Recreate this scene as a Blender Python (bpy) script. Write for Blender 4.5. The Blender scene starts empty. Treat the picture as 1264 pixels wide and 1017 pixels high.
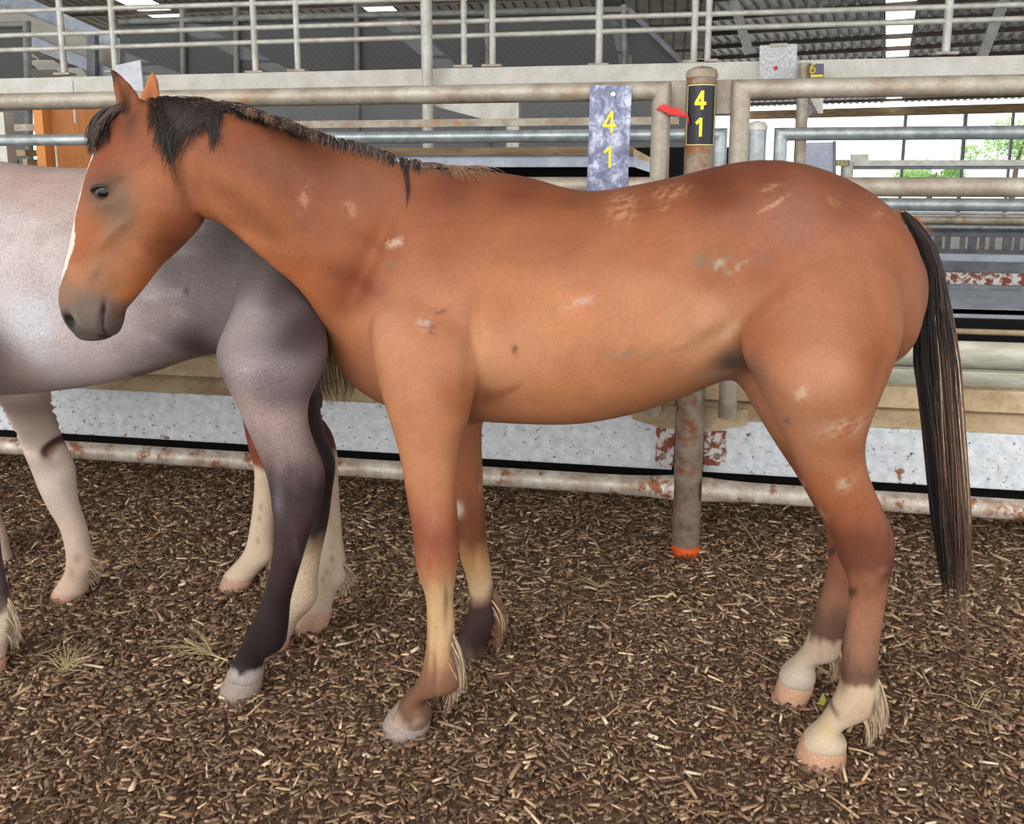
import bpy, bmesh, math, random
import numpy as np
from mathutils import Vector, Matrix
from mathutils.bvhtree import BVHTree

random.seed(7)
rng = np.random.default_rng(7)
SC = bpy.context.scene
COL = SC.collection

# ------------------------------------------------------------------ camera, sky, light, exposure
FPX, CX, CY = 1050.0, 632.0, 385.0          # focal length and principal point in pixels of the 1264 x 1017 frame
PITCH, YAW, CAMH = math.radians(9.2), math.radians(10.2), 1.33
cam_data = bpy.data.cameras.new('camera')
cam = bpy.data.objects.new('camera', cam_data); COL.objects.link(cam)
cam.location = (0, 0, CAMH)
cam.rotation_euler = (math.pi/2 - PITCH, 0, YAW)
cam_data.sensor_fit = 'HORIZONTAL'; cam_data.sensor_width = 36.0
cam_data.lens = FPX / 1264 * 36.0
cam_data.shift_x = 0.0
cam_data.shift_y = (CY - 508.5) / 1264
cam_data.clip_start = 0.05; cam_data.clip_end = 400
SC.camera = cam

SC.view_settings.view_transform = 'Standard'
SC.view_settings.look = 'None'
SC.view_settings.gamma = 1.0
SC.view_settings.use_curve_mapping = False
SC.view_settings.exposure = 0.60

W = bpy.data.worlds.new('sky'); SC.world = W; W.use_nodes = True
wn = W.node_tree.nodes; wl = W.node_tree.links
bg = wn['Background']
bg.inputs['Color'].default_value = (0.97, 0.985, 1.0, 1)     # bright overcast sky, even all round
bg.inputs['Strength'].default_value = 1.25

sun_d = bpy.data.lights.new('hazy_sun', 'SUN'); sun_d.energy = 0.9; sun_d.angle = math.radians(50)
sun_d.color = (1.0, 0.98, 0.95)
sun = bpy.data.objects.new('hazy_sun', sun_d); COL.objects.link(sun)
sun.rotation_euler = Vector((0.30, 0.85, -0.40)).to_track_quat('-Z', 'Y').to_euler()

# ------------------------------------------------------------------ pixel rays -> world points
RCAM = (Matrix.Rotation(YAW, 3, 'Z') @ Matrix.Rotation(math.pi/2 - PITCH, 3, 'X'))
CPOS = Vector((0, 0, CAMH))
def ray(px, py):
    return RCAM @ Vector(((px-CX)/FPX, -(py-CY)/FPX, -1.0))
def at(px, py, Y, yaw=0.0, X0=0.0):
    """point where the sight line meets the vertical plane through (X0, Y) turned by yaw"""
    d = ray(px, py); n = Vector((-math.sin(yaw), math.cos(yaw), 0))
    t = (Vector((X0, Y, 0)) - CPOS).dot(n) / d.dot(n)
    return CPOS + d*t
def gr(px, py, z=0.0):
    d = ray(px, py); t = (z - CAMH)/d.z
    return CPOS + d*t

def srgb(r, g, b):
    def f(c):
        c /= 255.0
        return c/12.92 if c <= .04045 else ((c+.055)/1.055)**2.4
    return (f(r), f(g), f(b))

# ------------------------------------------------------------------ materials
def mat(name, rough=.6, metallic=0.0, color=(.5,.5,.5), spec=.4):
    m = bpy.data.materials.new(name); m.use_nodes = True
    b = m.node_tree.nodes['Principled BSDF']
    b.inputs['Base Color'].default_value = (*color, 1)
    b.inputs['Roughness'].default_value = rough
    b.inputs['Metallic'].default_value = metallic
    b.inputs['Specular IOR Level'].default_value = spec
    return m
def nd(m, t, **kw):
    n = m.node_tree.nodes.new(t)
    for k, v in kw.items(): setattr(n, k, v)
    return n
def lk(m, a, b): m.node_tree.links.new(a, b)
def noise(m, scale, detail=4, rough=.55, vec=None, dist=0.0):
    n = nd(m, 'ShaderNodeTexNoise')
    n.inputs['Scale'].default_value = scale; n.inputs['Detail'].default_value = detail
    n.inputs['Roughness'].default_value = rough; n.inputs['Distortion'].default_value = dist
    if vec is not None: lk(m, vec, n.inputs['Vector'])
    return n.outputs['Fac']
def coords(m, scale=(1,1,1)):
    tc = nd(m, 'ShaderNodeTexCoord'); mp = nd(m, 'ShaderNodeMapping')
    mp.inputs['Scale'].default_value = scale
    lk(m, tc.outputs['Object'], mp.inputs['Vector'])
    return mp.outputs['Vector']
def ramp(m, fac, stops):
    r = nd(m, 'ShaderNodeValToRGB'); e = r.color_ramp.elements
    while len(e) < len(stops): e.new(.5)
    for k, (p, c) in enumerate(stops):
        e[k].position = p; e[k].color = (*c, 1) if len(c) == 3 else c
    lk(m, fac, r.inputs['Fac'])
    return r.outputs['Color']
def mix(m, fac, a, b, mode='MIX'):
    n = nd(m, 'ShaderNodeMix', data_type='RGBA', blend_type=mode)
    for s, v in ((0, fac), (6, a), (7, b)):
        if isinstance(v, (int, float)): n.inputs[s].default_value = v
        elif isinstance(v, tuple): n.inputs[s].default_value = (*v, 1)
        else: lk(m, v, n.inputs[s])
    return n.outputs[2]
def bump(m, height, strength=.3, dist=.01):
    b = nd(m, 'ShaderNodeBump'); b.inputs['Strength'].default_value = strength; b.inputs['Distance'].default_value = dist
    lk(m, height, b.inputs['Height'])
    lk(m, b.outputs['Normal'], m.node_tree.nodes['Principled BSDF'].inputs['Normal'])
def base(m, c): lk(m, c, m.node_tree.nodes['Principled BSDF'].inputs['Base Color'])

BW = ((0,0,0), (1,1,1))
def metal(name, c1, c2, rust=None, rust_lo=.62, rust_hi=.68, scale=9, rust_scale=7, streak=(1,1,1), rough=.5, metallic=.25, speck=None):
    """weathered galvanised or painted steel: two tones blotched together, optional rust patches and dark specks"""
    m = mat(name, rough, metallic)
    v = coords(m, streak)
    c = ramp(m, noise(m, scale, 6, .65, v), [(.35, srgb(*c1)), (.65, srgb(*c2))])
    fine = noise(m, scale*14, 3, .6, v)
    c = mix(m, .25, c, ramp(m, fine, [(.3, (.25,.25,.25)), (.7, (1,1,1))]), 'MULTIPLY')
    if rust:
        f = ramp(m, noise(m, rust_scale, 8, .68, coords(m, (1,1,1))), [(rust_lo, BW[0]), (rust_hi, BW[1])])
        rc = ramp(m, noise(m, 60, 4), [(.35, srgb(*rust)), (.7, srgb(*[min(255, int(x*1.35)) for x in rust]))])
        c = mix(m, f, c, rc)
    if speck:
        f = ramp(m, noise(m, speck[0], 5, .75, coords(m, (1,1,1.3))), [(speck[1], BW[0]), (speck[1]+.04, BW[1])])
        c = mix(m, f, c, srgb(70, 52, 45))
    base(m, c)
    bump(m, fine, .12, .004)
    return m

M = {}
M['pipe'] = metal('dusty_pipe', (152,136,116), (192,184,168), (146,104,74), .57, .68, 8, 5)
M['pipe_bright'] = metal('galvanised_pipe', (150,158,160), (196,202,202), None, scale=14, rough=.36, metallic=.45)
M['pipe_low'] = metal('worn_white_pipe', (182,158,132), (236,230,218), (134,84,56), .55, .62, 16, 13)
M['post'] = metal('rusty_post', (120,104,86), (172,160,142), (124,78,50), .50, .62, 12, 11)
M['beam'] = metal('galvanised_beam', (206,214,220), (244,246,248), (128,86,62), .615, .65, 30, 9, metallic=.05, speck=(42, .605))
M['ledge'] = metal('tan_ledge', (170,144,108), (214,192,156), (120,84,54), .62, .75, 6, 5, metallic=0, rough=.8)
M['board_old'] = metal('old_brown_board', (112,90,66), (160,136,104), (84,62,44), .6, .72, 8, 6, streak=(.3,1,3), metallic=0, rough=.85)
M['concrete'] = metal('pale_concrete', (214,210,196), (238,234,224), (150,120,90), .72, .80, 5, 4, metallic=0, rough=.85)
M['rail_white'] = metal('whitish_rail', (194,190,178), (226,224,214), (150,110,76), .70, .78, 10, 8)
M['steel_blue'] = metal('blue_grey_steel', (166,174,188), (200,206,216), None, scale=6, metallic=.2)
M['steel_dark'] = metal('dark_grey_steel', (108,110,116), (142,144,148), (96,76,62), .62, .74, 6, 5)
M['slat'] = metal('rough_grey_slat', (104,106,104), (150,146,134), (110,80,60), .6, .7, 10, 6)
M['rust_plate'] = metal('white_plate_with_rust', (214,206,200), (238,234,230), (118,64,46), .47, .52, 20, 22)
M['oval'] = metal('pale_oval_rail', (176,172,150), (216,212,196), (84,62,48), .68, .71, 10, 9, streak=(.4,1,2))
M['dark'] = mat('painted_shade', .95, 0, srgb(14,13,13))  # near-black colour for shade painted into gaps and hollows
M['screen_frame'] = metal('grey_frame', (120,122,120), (158,158,152), None, scale=8)
M['red'] = mat('faded_red_cloth', .8, 0, srgb(214,66,62))
M['orange_paint'] = mat('orange_marker_paint', .6, 0, srgb(238,96,36))
M['yellow'] = mat('yellow_paint', .5, 0, srgb(248,226,48))
M['yellow_line'] = mat('pale_yellow_line', .5, 0, srgb(226,214,140))
M['black_vinyl'] = mat('black_vinyl', .35, 0, srgb(30,30,38))
M['blue_plastic'] = mat('blue_plastic', .4, 0, srgb(60,140,200))
M['white_board'] = metal('white_board', (206,208,216), (232,234,240), None, scale=10, metallic=0)
M['lavender_board'] = metal('pale_lavender_board', (190,194,214), (214,218,234), None, scale=3, metallic=0)
M['galv_plate'] = metal('mottled_plate', (176,180,182), (232,234,234), None, scale=60, metallic=.1)
M['timber_orange'] = metal('orange_timber', (176,108,52), (198,128,68), None, scale=3, streak=(1,1,.3), metallic=0, rough=.7)
M['bolt'] = mat('steel_bolt', .35, .7, srgb(190,180,176))

def weathered_board():
    m = mat('weathered_blue_grey_board', .6)
    v = coords(m, (1,1,1))
    a = ramp(m, noise(m, 26, 9, .72, v, .5), [(.36, srgb(104,108,134)), (.5, srgb(140,146,172)), (.62, srgb(214,220,236))])
    b = ramp(m, noise(m, 9, 4, .6, v), [(.45, (1,1,1)), (.7, (.62,.6,.66))])
    base(m, mix(m, 1.0, a, b, 'MULTIPLY'))
    return m
M['number_board'] = weathered_board()

def skylight():
    m = bpy.data.materials.new('translucent_roof_sheet'); m.use_nodes = True
    nt = m.node_tree; nt.nodes.remove(nt.nodes['Principled BSDF'])
    t = nd(m, 'ShaderNodeBsdfTranslucent'); t.inputs['Color'].default_value = (.95,.95,.93,1)
    p = nd(m, 'ShaderNodeBsdfTransparent'); p.inputs['Color'].default_value = (.95,.95,.95,1)
    x = nd(m, 'ShaderNodeMixShader'); x.inputs[0].default_value = .55
    lk(m, t.outputs[0], x.inputs[1]); lk(m, p.outputs[0], x.inputs[2])
    lk(m, x.outputs[0], nt.nodes['Material Output'].inputs[0])
    return m
M['skylight'] = skylight()

def mesh_screen():
    m = mat('grey_mesh_screen', .85, 0, srgb(88,90,92), .1)
    v = coords(m, (1,1,1))
    w1 = nd(m, 'ShaderNodeTexWave', wave_type='BANDS', bands_direction='DIAGONAL'); w1.inputs['Scale'].default_value = 9
    w1.inputs['Distortion'].default_value = .4
    lk(m, v, w1.inputs['Vector'])
    c = ramp(m, w1.outputs['Fac'], [(.0, srgb(102,103,104)), (.8, srgb(106,107,107)), (1.0, srgb(111,112,111))])
    base(m, c)
    m.node_tree.nodes['Principled BSDF'].inputs['Alpha'].default_value = .80
    return m
M['screen'] = mesh_screen()
M['roof_sheet'] = metal('dark_roof_sheet', (92,84,76), (128,118,106), (84,62,48), .6, .8, 3, 2, metallic=.2, rough=.6)
M['roof_bright'] = metal('ribbed_roof_sheet', (150,150,154), (190,190,194), None, scale=3, metallic=.3, rough=.5)
M['purlin'] = metal('purlin_steel', (70,62,56), (104,92,82), (92,62,44), .55, .8, 4, 3, metallic=.2)
M['truss'] = metal('truss_steel', (150,150,146), (186,184,178), None, scale=4)
M['cladding'] = metal('beige_cladding', (186,180,166), (206,200,186), None, scale=2, metallic=0, rough=.8)

# ------------------------------------------------------------------ mesh collector
class MB:
    def __init__(s): s.v = []; s.f = []
    def add(s, vs, fs):
        o = len(s.v); s.v += [tuple(p) for p in vs]; s.f += [tuple(i+o for i in f) for f in fs]; return s
    def box(s, c, size, rot=None):
        hx, hy, hz = [x/2 for x in size]; c = Vector(c); vs = []
        for dz in (-hz, hz):
            for dx, dy in ((-hx,-hy),(hx,-hy),(hx,hy),(-hx,hy)):
                p = Vector((dx,dy,dz)); p = rot @ p if rot else p
                vs.append(c+p)
        return s.add(vs, [(3,2,1,0),(4,5,6,7),(0,1,5,4),(1,2,6,5),(2,3,7,6),(3,0,4,7)])
    def bar(s, a, b, w, h, up=Vector((0,0,1))):
        """rectangular bar from a to b, w across, h along 'up'"""
        a, b = Vector(a), Vector(b); d = (b-a).normalized(); side = d.cross(up)
        if side.length < 1e-4: side = d.cross(Vector((0,1,0)))
        side.normalize(); u = side.cross(d).normalized(); vs = []
        for p in (a, b):
            for sx, sz in ((-1,-1),(1,-1),(1,1),(-1,1)): vs.append(p + side*(sx*w/2) + u*(sz*h/2))
        return s.add(vs, [(3,2,1,0),(4,5,6,7),(0,1,5,4),(1,2,6,5),(2,3,7,6),(3,0,4,7)])
    def tube(s, pts, r, n=14, cap=True, rz=None):
        """round tube along pts; r number or list; rz gives another radius along world up (oval rail)"""
        pts = [Vector(p) for p in pts]; rs = r if isinstance(r, (list, tuple)) else [r]*len(pts)
        vs = []; fs = []; prev = None
        for k, p in enumerate(pts):
            d = (pts[min(k+1, len(pts)-1)] - pts[max(k-1, 0)]).normalized()
            up = Vector((0,0,1)) if abs(d.z) < .9 else Vector((0,1,0))
            if prev is None: x = d.cross(up).normalized()
            else: x = (prev - d*prev.dot(d)).normalized()
            prev = x; y = x.cross(d).normalized()
            for j in range(n):
                a = 2*math.pi*j/n
                vs.append(p + x*(math.cos(a)*rs[k]) + y*(math.sin(a)*(rz if rz else rs[k])))
        for k in range(len(pts)-1):
            for j in range(n):
                fs.append((k*n+j, k*n+(j+1)%n, (k+1)*n+(j+1)%n, (k+1)*n+j))
        if cap:
            fs.append(tuple(range(n-1, -1, -1))); fs.append(tuple((len(pts)-1)*n+j for j in range(n)))
        return s.add(vs, fs)
    def prism(s, poly, d):
        """closed polygon of 3D points extruded by vector d"""
        n = len(poly); d = Vector(d); vs = [Vector(p) for p in poly] + [Vector(p)+d for p in poly]
        fs = [tuple(range(n)), tuple(range(2*n-1, n-1, -1))] + [(i, i+n, (i+1)%n+n, (i+1)%n) for i in range(n)]
        return s.add(vs, fs)
    def build(s, name, material, parent=None, smooth=False, bevel=0):
        me = bpy.data.meshes.new(name)
        off = parent_origin(parent)
        me.from_pydata([(p[0]-off[0], p[1]-off[1], p[2]-off[2]) for p in s.v], [], s.f)
        bm = bmesh.new(); bm.from_mesh(me); bmesh.ops.recalc_face_normals(bm, faces=bm.faces); bm.to_mesh(me); bm.free()
        o = bpy.data.objects.new(name, me); COL.objects.link(o)
        for mm in (material if isinstance(material, list) else [material]): me.materials.append(mm)
        if smooth:
            me.polygons.foreach_set('use_smooth', [True]*len(me.polygons))
            md = o.modifiers.new('edge', 'EDGE_SPLIT'); md.split_angle = math.radians(40)
        if bevel:
            md = o.modifiers.new('bevel', 'BEVEL'); md.width = bevel; md.segments = 2; md.limit_method = 'ANGLE'
        if parent: o.parent = parent
        return o
def parent_origin(p):
    o = Vector((0,0,0))
    while p is not None: o = o + p.location; p = p.parent
    return o
def tag(o, label=None, cat=None, group=None, kind=None):
    if label: o['label'] = label
    if cat: o['category'] = cat
    if group: o['group'] = group
    if kind: o['kind'] = kind
    return o
def empty(name, loc, label=None, cat=None, group=None, kind=None):
    o = bpy.data.objects.new(name, None); COL.objects.link(o); o.location = loc; o.empty_display_size = .1
    return tag(o, label, cat, group, kind)
def hair(name, strands, mats, parent, sides=3):
    """strands: (points, root radius, material index); thin tapering tubes joined into one mesh"""
    off = parent_origin(parent); vs = []; fs = []; mi_ = []
    for pts, r, mi in strands:
        n = len(pts); o = len(vs); prev = None
        for k, p in enumerate(pts):
            d = (pts[min(k+1,n-1)] - pts[max(k-1,0)]); d = d.normalized() if d.length > 1e-9 else Vector((0,0,-1))
            x = d.cross(Vector((.3,1,.2))).normalized() if prev is None else (prev - d*prev.dot(d)).normalized()
            prev = x; y = x.cross(d); rr = r*(1 - .75*(k/(n-1))**2)
            for j in range(sides):
                a = 6.2832*j/sides; q = p + (x*math.cos(a) + y*math.sin(a))*rr - off; vs.append((q.x,q.y,q.z))
        for k in range(n-1):
            for j in range(sides): fs.append((o+k*sides+j, o+k*sides+(j+1)%sides, o+(k+1)*sides+(j+1)%sides, o+(k+1)*sides+j)); mi_.append(mi)
    me = bpy.data.meshes.new(name); me.from_pydata(vs, [], fs)
    for m in mats: me.materials.append(m)
    me.polygons.foreach_set('material_index', mi_); me.polygons.foreach_set('use_smooth', [True]*len(fs)); me.update()
    o = bpy.data.objects.new(name, me); COL.objects.link(o)
    o.parent = parent
    return o
# ------------------------------------------------------------------ the building: ground, roof, walls
FY = 2.93                                   # plane of the front fence
def build_floor():
    mb = MB(); n = 90
    xs = np.linspace(-5.5, 4.5, n); ys = np.linspace(-.6, 4.0, 60)
    for y in ys:
        for x in xs:
            mb.v.append((x, y, .002*math.sin(3*x+1.3*y)*math.cos(2.3*y-x) - .013))
    for j in range(59):
        for i in range(n-1): mb.f.append((j*n+i, j*n+i+1, (j+1)*n+i+1, (j+1)*n+i))
    m = mat('damp_brown_soil', .95, 0, spec=.1)
    vv = coords(m)
    c = ramp(m, noise(m, 45, 8, .7, vv), [(.3, srgb(116,92,72)), (.5, srgb(146,118,94)), (.7, srgb(170,140,112))])
    base(m, c); bump(m, noise(m, 70, 6, .7, vv), .8, .02)
    o = mb.build('floor', m, smooth=False); tag(o, kind='structure')
    return o
floor = build_floor()
def build_far_floor():
    mb = MB(); mb.box((0, 8, -.13), (60, 8.2, .1))
    m = metal('grey_concrete_floor', (96,92,86), (140,134,124), (84,66,50), .6, .75, 1.5, 1.2, metallic=0, rough=.9)
    tag(mb.build('floor_concrete', m), kind='structure')
    mb = MB(); mb.box((0, 82, -.2), (300, 140, .1))
    tag(mb.build('ground_outside', mat('pale_gravel', .9, 0, srgb(226,223,214))), kind='structure')
build_far_floor()
tag(MB().box((0, 4.02, -.02), (14, .06, .42)).build('shade_backing_1', M['dark']), kind='structure')  # black backing added to darken the gap under the beam

def roof_z(Y): return 4.2 - .0963*(Y-14)
def build_roof():
    root = empty('roof', (0, 6, 0), kind='structure')
    # skylight strips run away from the camera; the sheets lie between them
    def on_roof(px, py):                 # where a sight line meets the roof sheet
        d = ray(px, py); t = (4.3 + .0963*14 - CAMH)/(d.z + .0963*d.y); return d.x*t
    strips = [(-12.6, -11.7)] + [(on_roof(a, y), on_roof(b, y)) for a, b, y in ((166,214,12),(441,484,5),(746,770,4))]
    Y0, Y1, XL, XR = -.9, 23.5, -22.0, .7
    edges = [XL] + [e for s in strips for e in s] + [XR]
    for k in range(0, len(edges), 2):
        a, b = edges[k], edges[k+1]; mb = MB(); n = max(2, int((b-a)/.19)); prof = []
        for i in range(n+1):                   # ribbed sheet
            x = a + (b-a)*i/n
            prof += [(x-.025, 0), (x-.012, .03), (x+.012, .03), (x+.025, 0)]
        vs = []; fs = []
        for Y in (Y0, Y1):
            for x, dz in prof: vs.append((x, Y, roof_z(Y)+.09+dz))
        q = len(prof)
        for i in range(q-1): fs.append((i, i+1, q+i+1, q+i))
        mb.add(vs, fs); mb.build('roof_sheet', M['roof_sheet'], root)
    for a, b in strips:
        mb = MB()
        mb.add([(a,Y0,roof_z(Y0)+.1),(b,Y0,roof_z(Y0)+.1),(b,Y1,roof_z(Y1)+.1),(a,Y1,roof_z(Y1)+.1)], [(0,1,2,3)])
        mb.build('skylight_strip', M['skylight'], root)
    Y = Y0 + .1
    while Y < Y1:
        MB().bar((XL, Y, roof_z(Y)), (XR, Y, roof_z(Y)), .06, .06).build('purlin', M['purlin'], root); Y += 1.9
    # front lean-to sheet on the right so the yard is roofed all along
    mb = MB()
    mb.add([(XR,Y0,roof_z(Y0)+.1),(14,Y0,roof_z(Y0)+.1),(14,11.5,roof_z(11.5)+.1),(XR,11.5,roof_z(11.5)+.1)], [(0,1,2,3)])
    mb.build('roof_sheet', M['roof_sheet'], root)
build_roof()

def build_far_roof():
    """second shed roof on the right, turned 13.4 degrees, one bright skylight strip"""
    root = empty('roof_far', (3, 18, 0), kind='structure')
    a = math.radians(13.4); d = Vector((math.sin(a), math.cos(a), 0)); s = Vector((d.y, -d.x, 0))
    o = Vector((.2, 11.8, 0)); L = 22.0
    def P(u, w, dz=0): return o + d*u + s*w + Vector((0,0,4.36 - .025*u + dz))
    def hit(px, py):                      # sheet coordinates of the sight line at mid height
        dr = ray(px, py); nrm = (P(1,0)-P(0,0)).cross(P(0,1)-P(0,0)); t = (P(0,0)-CPOS).dot(nrm)/dr.dot(nrm)
        q = CPOS + dr*t - o; return q.dot(d), q.dot(s)
    w0 = hit(1090, 30)[1]; w1 = hit(1131, 30)[1]
    for A, B in ((-2.4, w0), (w1, 22)):
        n = int((B-A)/.2); prof = []
        for i in range(n+1):
            x = A + (B-A)*i/n; prof += [(x-.05, 0), (x-.03, .05), (x+.03, .05), (x+.05, 0)]
        vs = [P(u, w, dz) for u in (0, L) for w, dz in prof]; q = len(prof)
        MB().add(vs, [(i, i+1, q+i+1, q+i) for i in range(q-1)]).build('roof_sheet', M['roof_bright'], root)
        # row of bright clips under each purlin
    MB().add([P(0,w0,.02), P(0,w1,.02), P(L,w1,.02), P(L,w0,.02)], [(0,1,2,3)]).build('skylight_strip', M['skylight'], root)
    u = .4; clip = MB()
    while u < L:
        MB().bar(P(u,-2.4,-.05), P(u,22,-.05), .07, .09).build('purlin', M['purlin'], root)
        for k in range(100):
            w = -2.3 + k*.2
            if not (w0 < w < w1): clip.box(P(u+.32, w, -.02), (.06,.05,.05))
        u += 1.55
    tag(clip.build('roof_clips', M['truss'], root), kind='stuff')
    MB().bar(P(L,-2.4,-.30), P(L,22,-.30), .2, .30).build('eave_beam', M['board_old'], root)
    for px, w in ((1118, .1), (1187, .11), (1240, .08)):
        q = hit(px, 132)[1]; p = P(L, q)
        MB().bar((p.x, p.y, -.1), (p.x, p.y, p.z-.3), w, w).build('eave_post', M['steel_dark'], root)
    for (x0, y0, x1, y1) in ((1240, 0, 1212, 70), (905, 0, 925, 66), (1010,125,985,150)):
        A = at(x0, y0, 13.2); B = at(x1, y1, 13.2)
        MB().bar(A, B, .09, .12).build('brace', M['truss'], root)
build_far_roof()

# -------- left: mesh screens, pale fascia with its steel, low skylights beyond
def screen(poly, Y, top=True):
    pts = [at(x, y, Y) for x, y in poly]
    o = MB().prism(pts, (0,.012,0)).build('mesh_screen', M['screen']); return o
s1 = screen([(148,24),(480,16),(776,12),(842,78),(905,215),(905,260),(148,268)], 9.0)
tag(s1, kind='structure'); s1.name = 'wall_back'
s2 = screen([(-260,38),(30,34),(31,262),(-260,270)], 9.1); s2.name = 'wall_back_left'; tag(s2, kind='structure')
for nm, a, b, w in (('wall_frame', (30,26), (40,262), 0), ):
    MB().tube([at(33,26,9.05), at(38,262,9.05)], .045).build('frame_post', M['screen_frame'], s2)
    MB().tube([at(-260,34,9.05), at(33,30,9.05)], .035).build('frame_rail', M['screen_frame'], s2)
MB().tube([at(148,27,8.96), at(480,18,8.96), at(776,12,8.96)], .035).build('frame_rail', M['screen_frame'], s1)
MB().bar(at(776,12,8.96), at(842,78,8.96), .05, .05).build('frame_rail', M['steel_dark'], s1)
for x in (225, 291, 440, 601, 770):
    MB().tube([at(x,6,8.95), at(x+3,215,8.95)], .032).build('frame_post', M['screen_frame'], s1)
fas = empty('wall_fascia', at(90,60,12.5), kind='structure')
MB().prism([at(x,y,12.5) for x,y in ((-200,-40),(18,12),(150,64),(150,96),(40,48),(-200,-10))], (0,.08,0)).build('cladding', M['cladding'], fas)
MB().prism([at(x,y,12.3) for x,y in ((33,42),(150,90),(150,103),(33,58))], (0,.12,0)).build('steel_beam', M['steel_blue'], fas)
MB().prism([at(x,y,12.2) for x,y in ((107,42),(117,42),(117,100),(107,100))], (0,.1,0)).build('steel_column', M['steel_dark'], fas)
MB().prism([at(x,y,12.6) for x,y in ((-200,-80),(30,-5),(150,50),(150,66),(18,12),(-200,-40))], (0,.1,0)).build('verge_beam', M['steel_blue'], fas)
lr = empty('roof_low', at(60,80,15), kind='structure')
for (x0,x1,y0,y1) in ((36,78,76,86),(70,112,86,100),(34,48,66,74)):
    A = [at(x0,y0,15.0), at(x1-12,y0,15.0), at(x1,y1,14.2), at(x0+12,y1,14.2)]
    MB().prism(A, (0,0,.03)).build('skylight_panel', M['skylight'], lr)

# -------- overhead walkway behind the pens
WY = 7.0
wk = empty('overhead_walkway', at(632,85,WY), 'pale concrete walkway with grey pipe guard rails, crossing above the pens', 'walkway')
def line(p, q, Y): return at(*p, Y), at(*q, Y)
A, B = at(-330,97+7.6,WY), at(1700,68-10,WY); A2, B2 = at(-330,119+7,WY), at(1700,96-12,WY)
MB().prism([at(-330,104.6,WY), at(1700,58,WY), at(1700,86,WY), at(-330,125,WY)], (0,.9,0)).build('edge_beam', M['concrete'], wk)
for (y0, y1) in ((62, 23), (44, 5.5), (14, -23)):
    a = at(-330, y0 + 330*(y0-y1)/1264, WY+.05); b = at(1700, y1 - 436*(y0-y1)/1264, WY+.05)
    MB().tube([a, b], .021, 10).build('guard_rail', M['rail_white'], wk, smooth=True)
for (x, yb, r) in ((80,93,.028),(143,90,.028),(316,91,.028),(368,89,.026),(573,84,.026),(608,83,.028),(739,82,.03),(856,78,.027),(873,77,.025),(1167,68,.03),(1330,64,.028),(-90,98,.028)):
    p = at(x, yb, WY+.05)
    MB().tube([p, (p.x, p.y, p.z+1.1)], r, 10).build('guard_post', M['rail_white'], wk, smooth=True)
    MB().box((p.x, p.y, p.z+.01), (.16,.1,.02)).build('foot_plate', M['pipe'], wk)
p = at(529, 195, 6.85)
MB().tube([(p.x,p.y,-.08), (p.x,p.y,3.1)], .047, 14).build('support_post', M['rail_white'], wk, smooth=True)
MB().prism([at(x,y,6.95) for x,y in ((534,103),(636,124),(640,148),(600,148),(536,131))], (0,.12,0)).build('bracket', M['concrete'], wk)
p = at(634, 215, 6.98)
MB().box((p.x, p.y, .95), (.10,.1,2.1)).build('bracket_leg', M['rail_white'], wk)
# right bracket
MB().prism([at(x,y,6.95) for x,y in ((998,118),(1016,118),(1016,140),(1010,140))], (0,.12,0)).build('bracket', M['concrete'], wk)

# -------- green tree outside, right
def tree(px, Y, h, r, label, seed):
    g = random.Random(seed); p = at(px, 205, Y); root = empty('tree', (p.x, p.y, -.1), label, 'tree')
    MB().tube([(p.x,p.y,-.1), (p.x+.1,p.y,h*.5), (p.x+.3,p.y,h*.8)], [.16,.12,.06], 8).build('trunk', mat('bark', .9, 0, srgb(96,84,70)), root)
    mb = MB(); q = random.Random(seed)
    blobs = [(p.x+g.uniform(-r,r), p.y+g.uniform(-r,r), h*g.uniform(.45,1.0), g.uniform(.4,.8)) for _ in range(26)]
    for k in range(4200):
        bx, by, bz, br = g.choice(blobs); v = Vector((g.gauss(0,1), g.gauss(0,1), g.gauss(0,1))).normalized()*br*g.uniform(.6,1)
        c = Vector((bx,by,bz))+v; a = Vector((g.gauss(0,1), g.gauss(0,1), g.gauss(0,1))).normalized(); b = a.orthogonal().normalized()
        mb.add([c-a*.09, c+b*.035, c+a*.09, c-b*.035], [(0,1,2,3)])
    m = mat('bright_leaf', .6, 0, srgb(120,168,78)); n = noise(m, 3, 2)
    base(m, ramp(m, n, [(.35, srgb(96,148,60)), (.65, srgb(168,204,120))]))
    tag(mb.build('foliage', m, root), kind='stuff')
tree(1252, 46, 3.6, 2.0, 'bright green tree outside the shed, seen between rails beyond the horse rump', 3)
tree(1150, 52, 1.75, 1.5, 'low green shrub outside the shed, just above the thick rusty rail', 5)
# ------------------------------------------------------------------ front fence: posts, gates, boards
XL, XR = -5.2, 4.4
def zat(px, py, Y): return at(px, py, Y).z
def xat(px, py, Y): return at(px, py, Y).x

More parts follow.
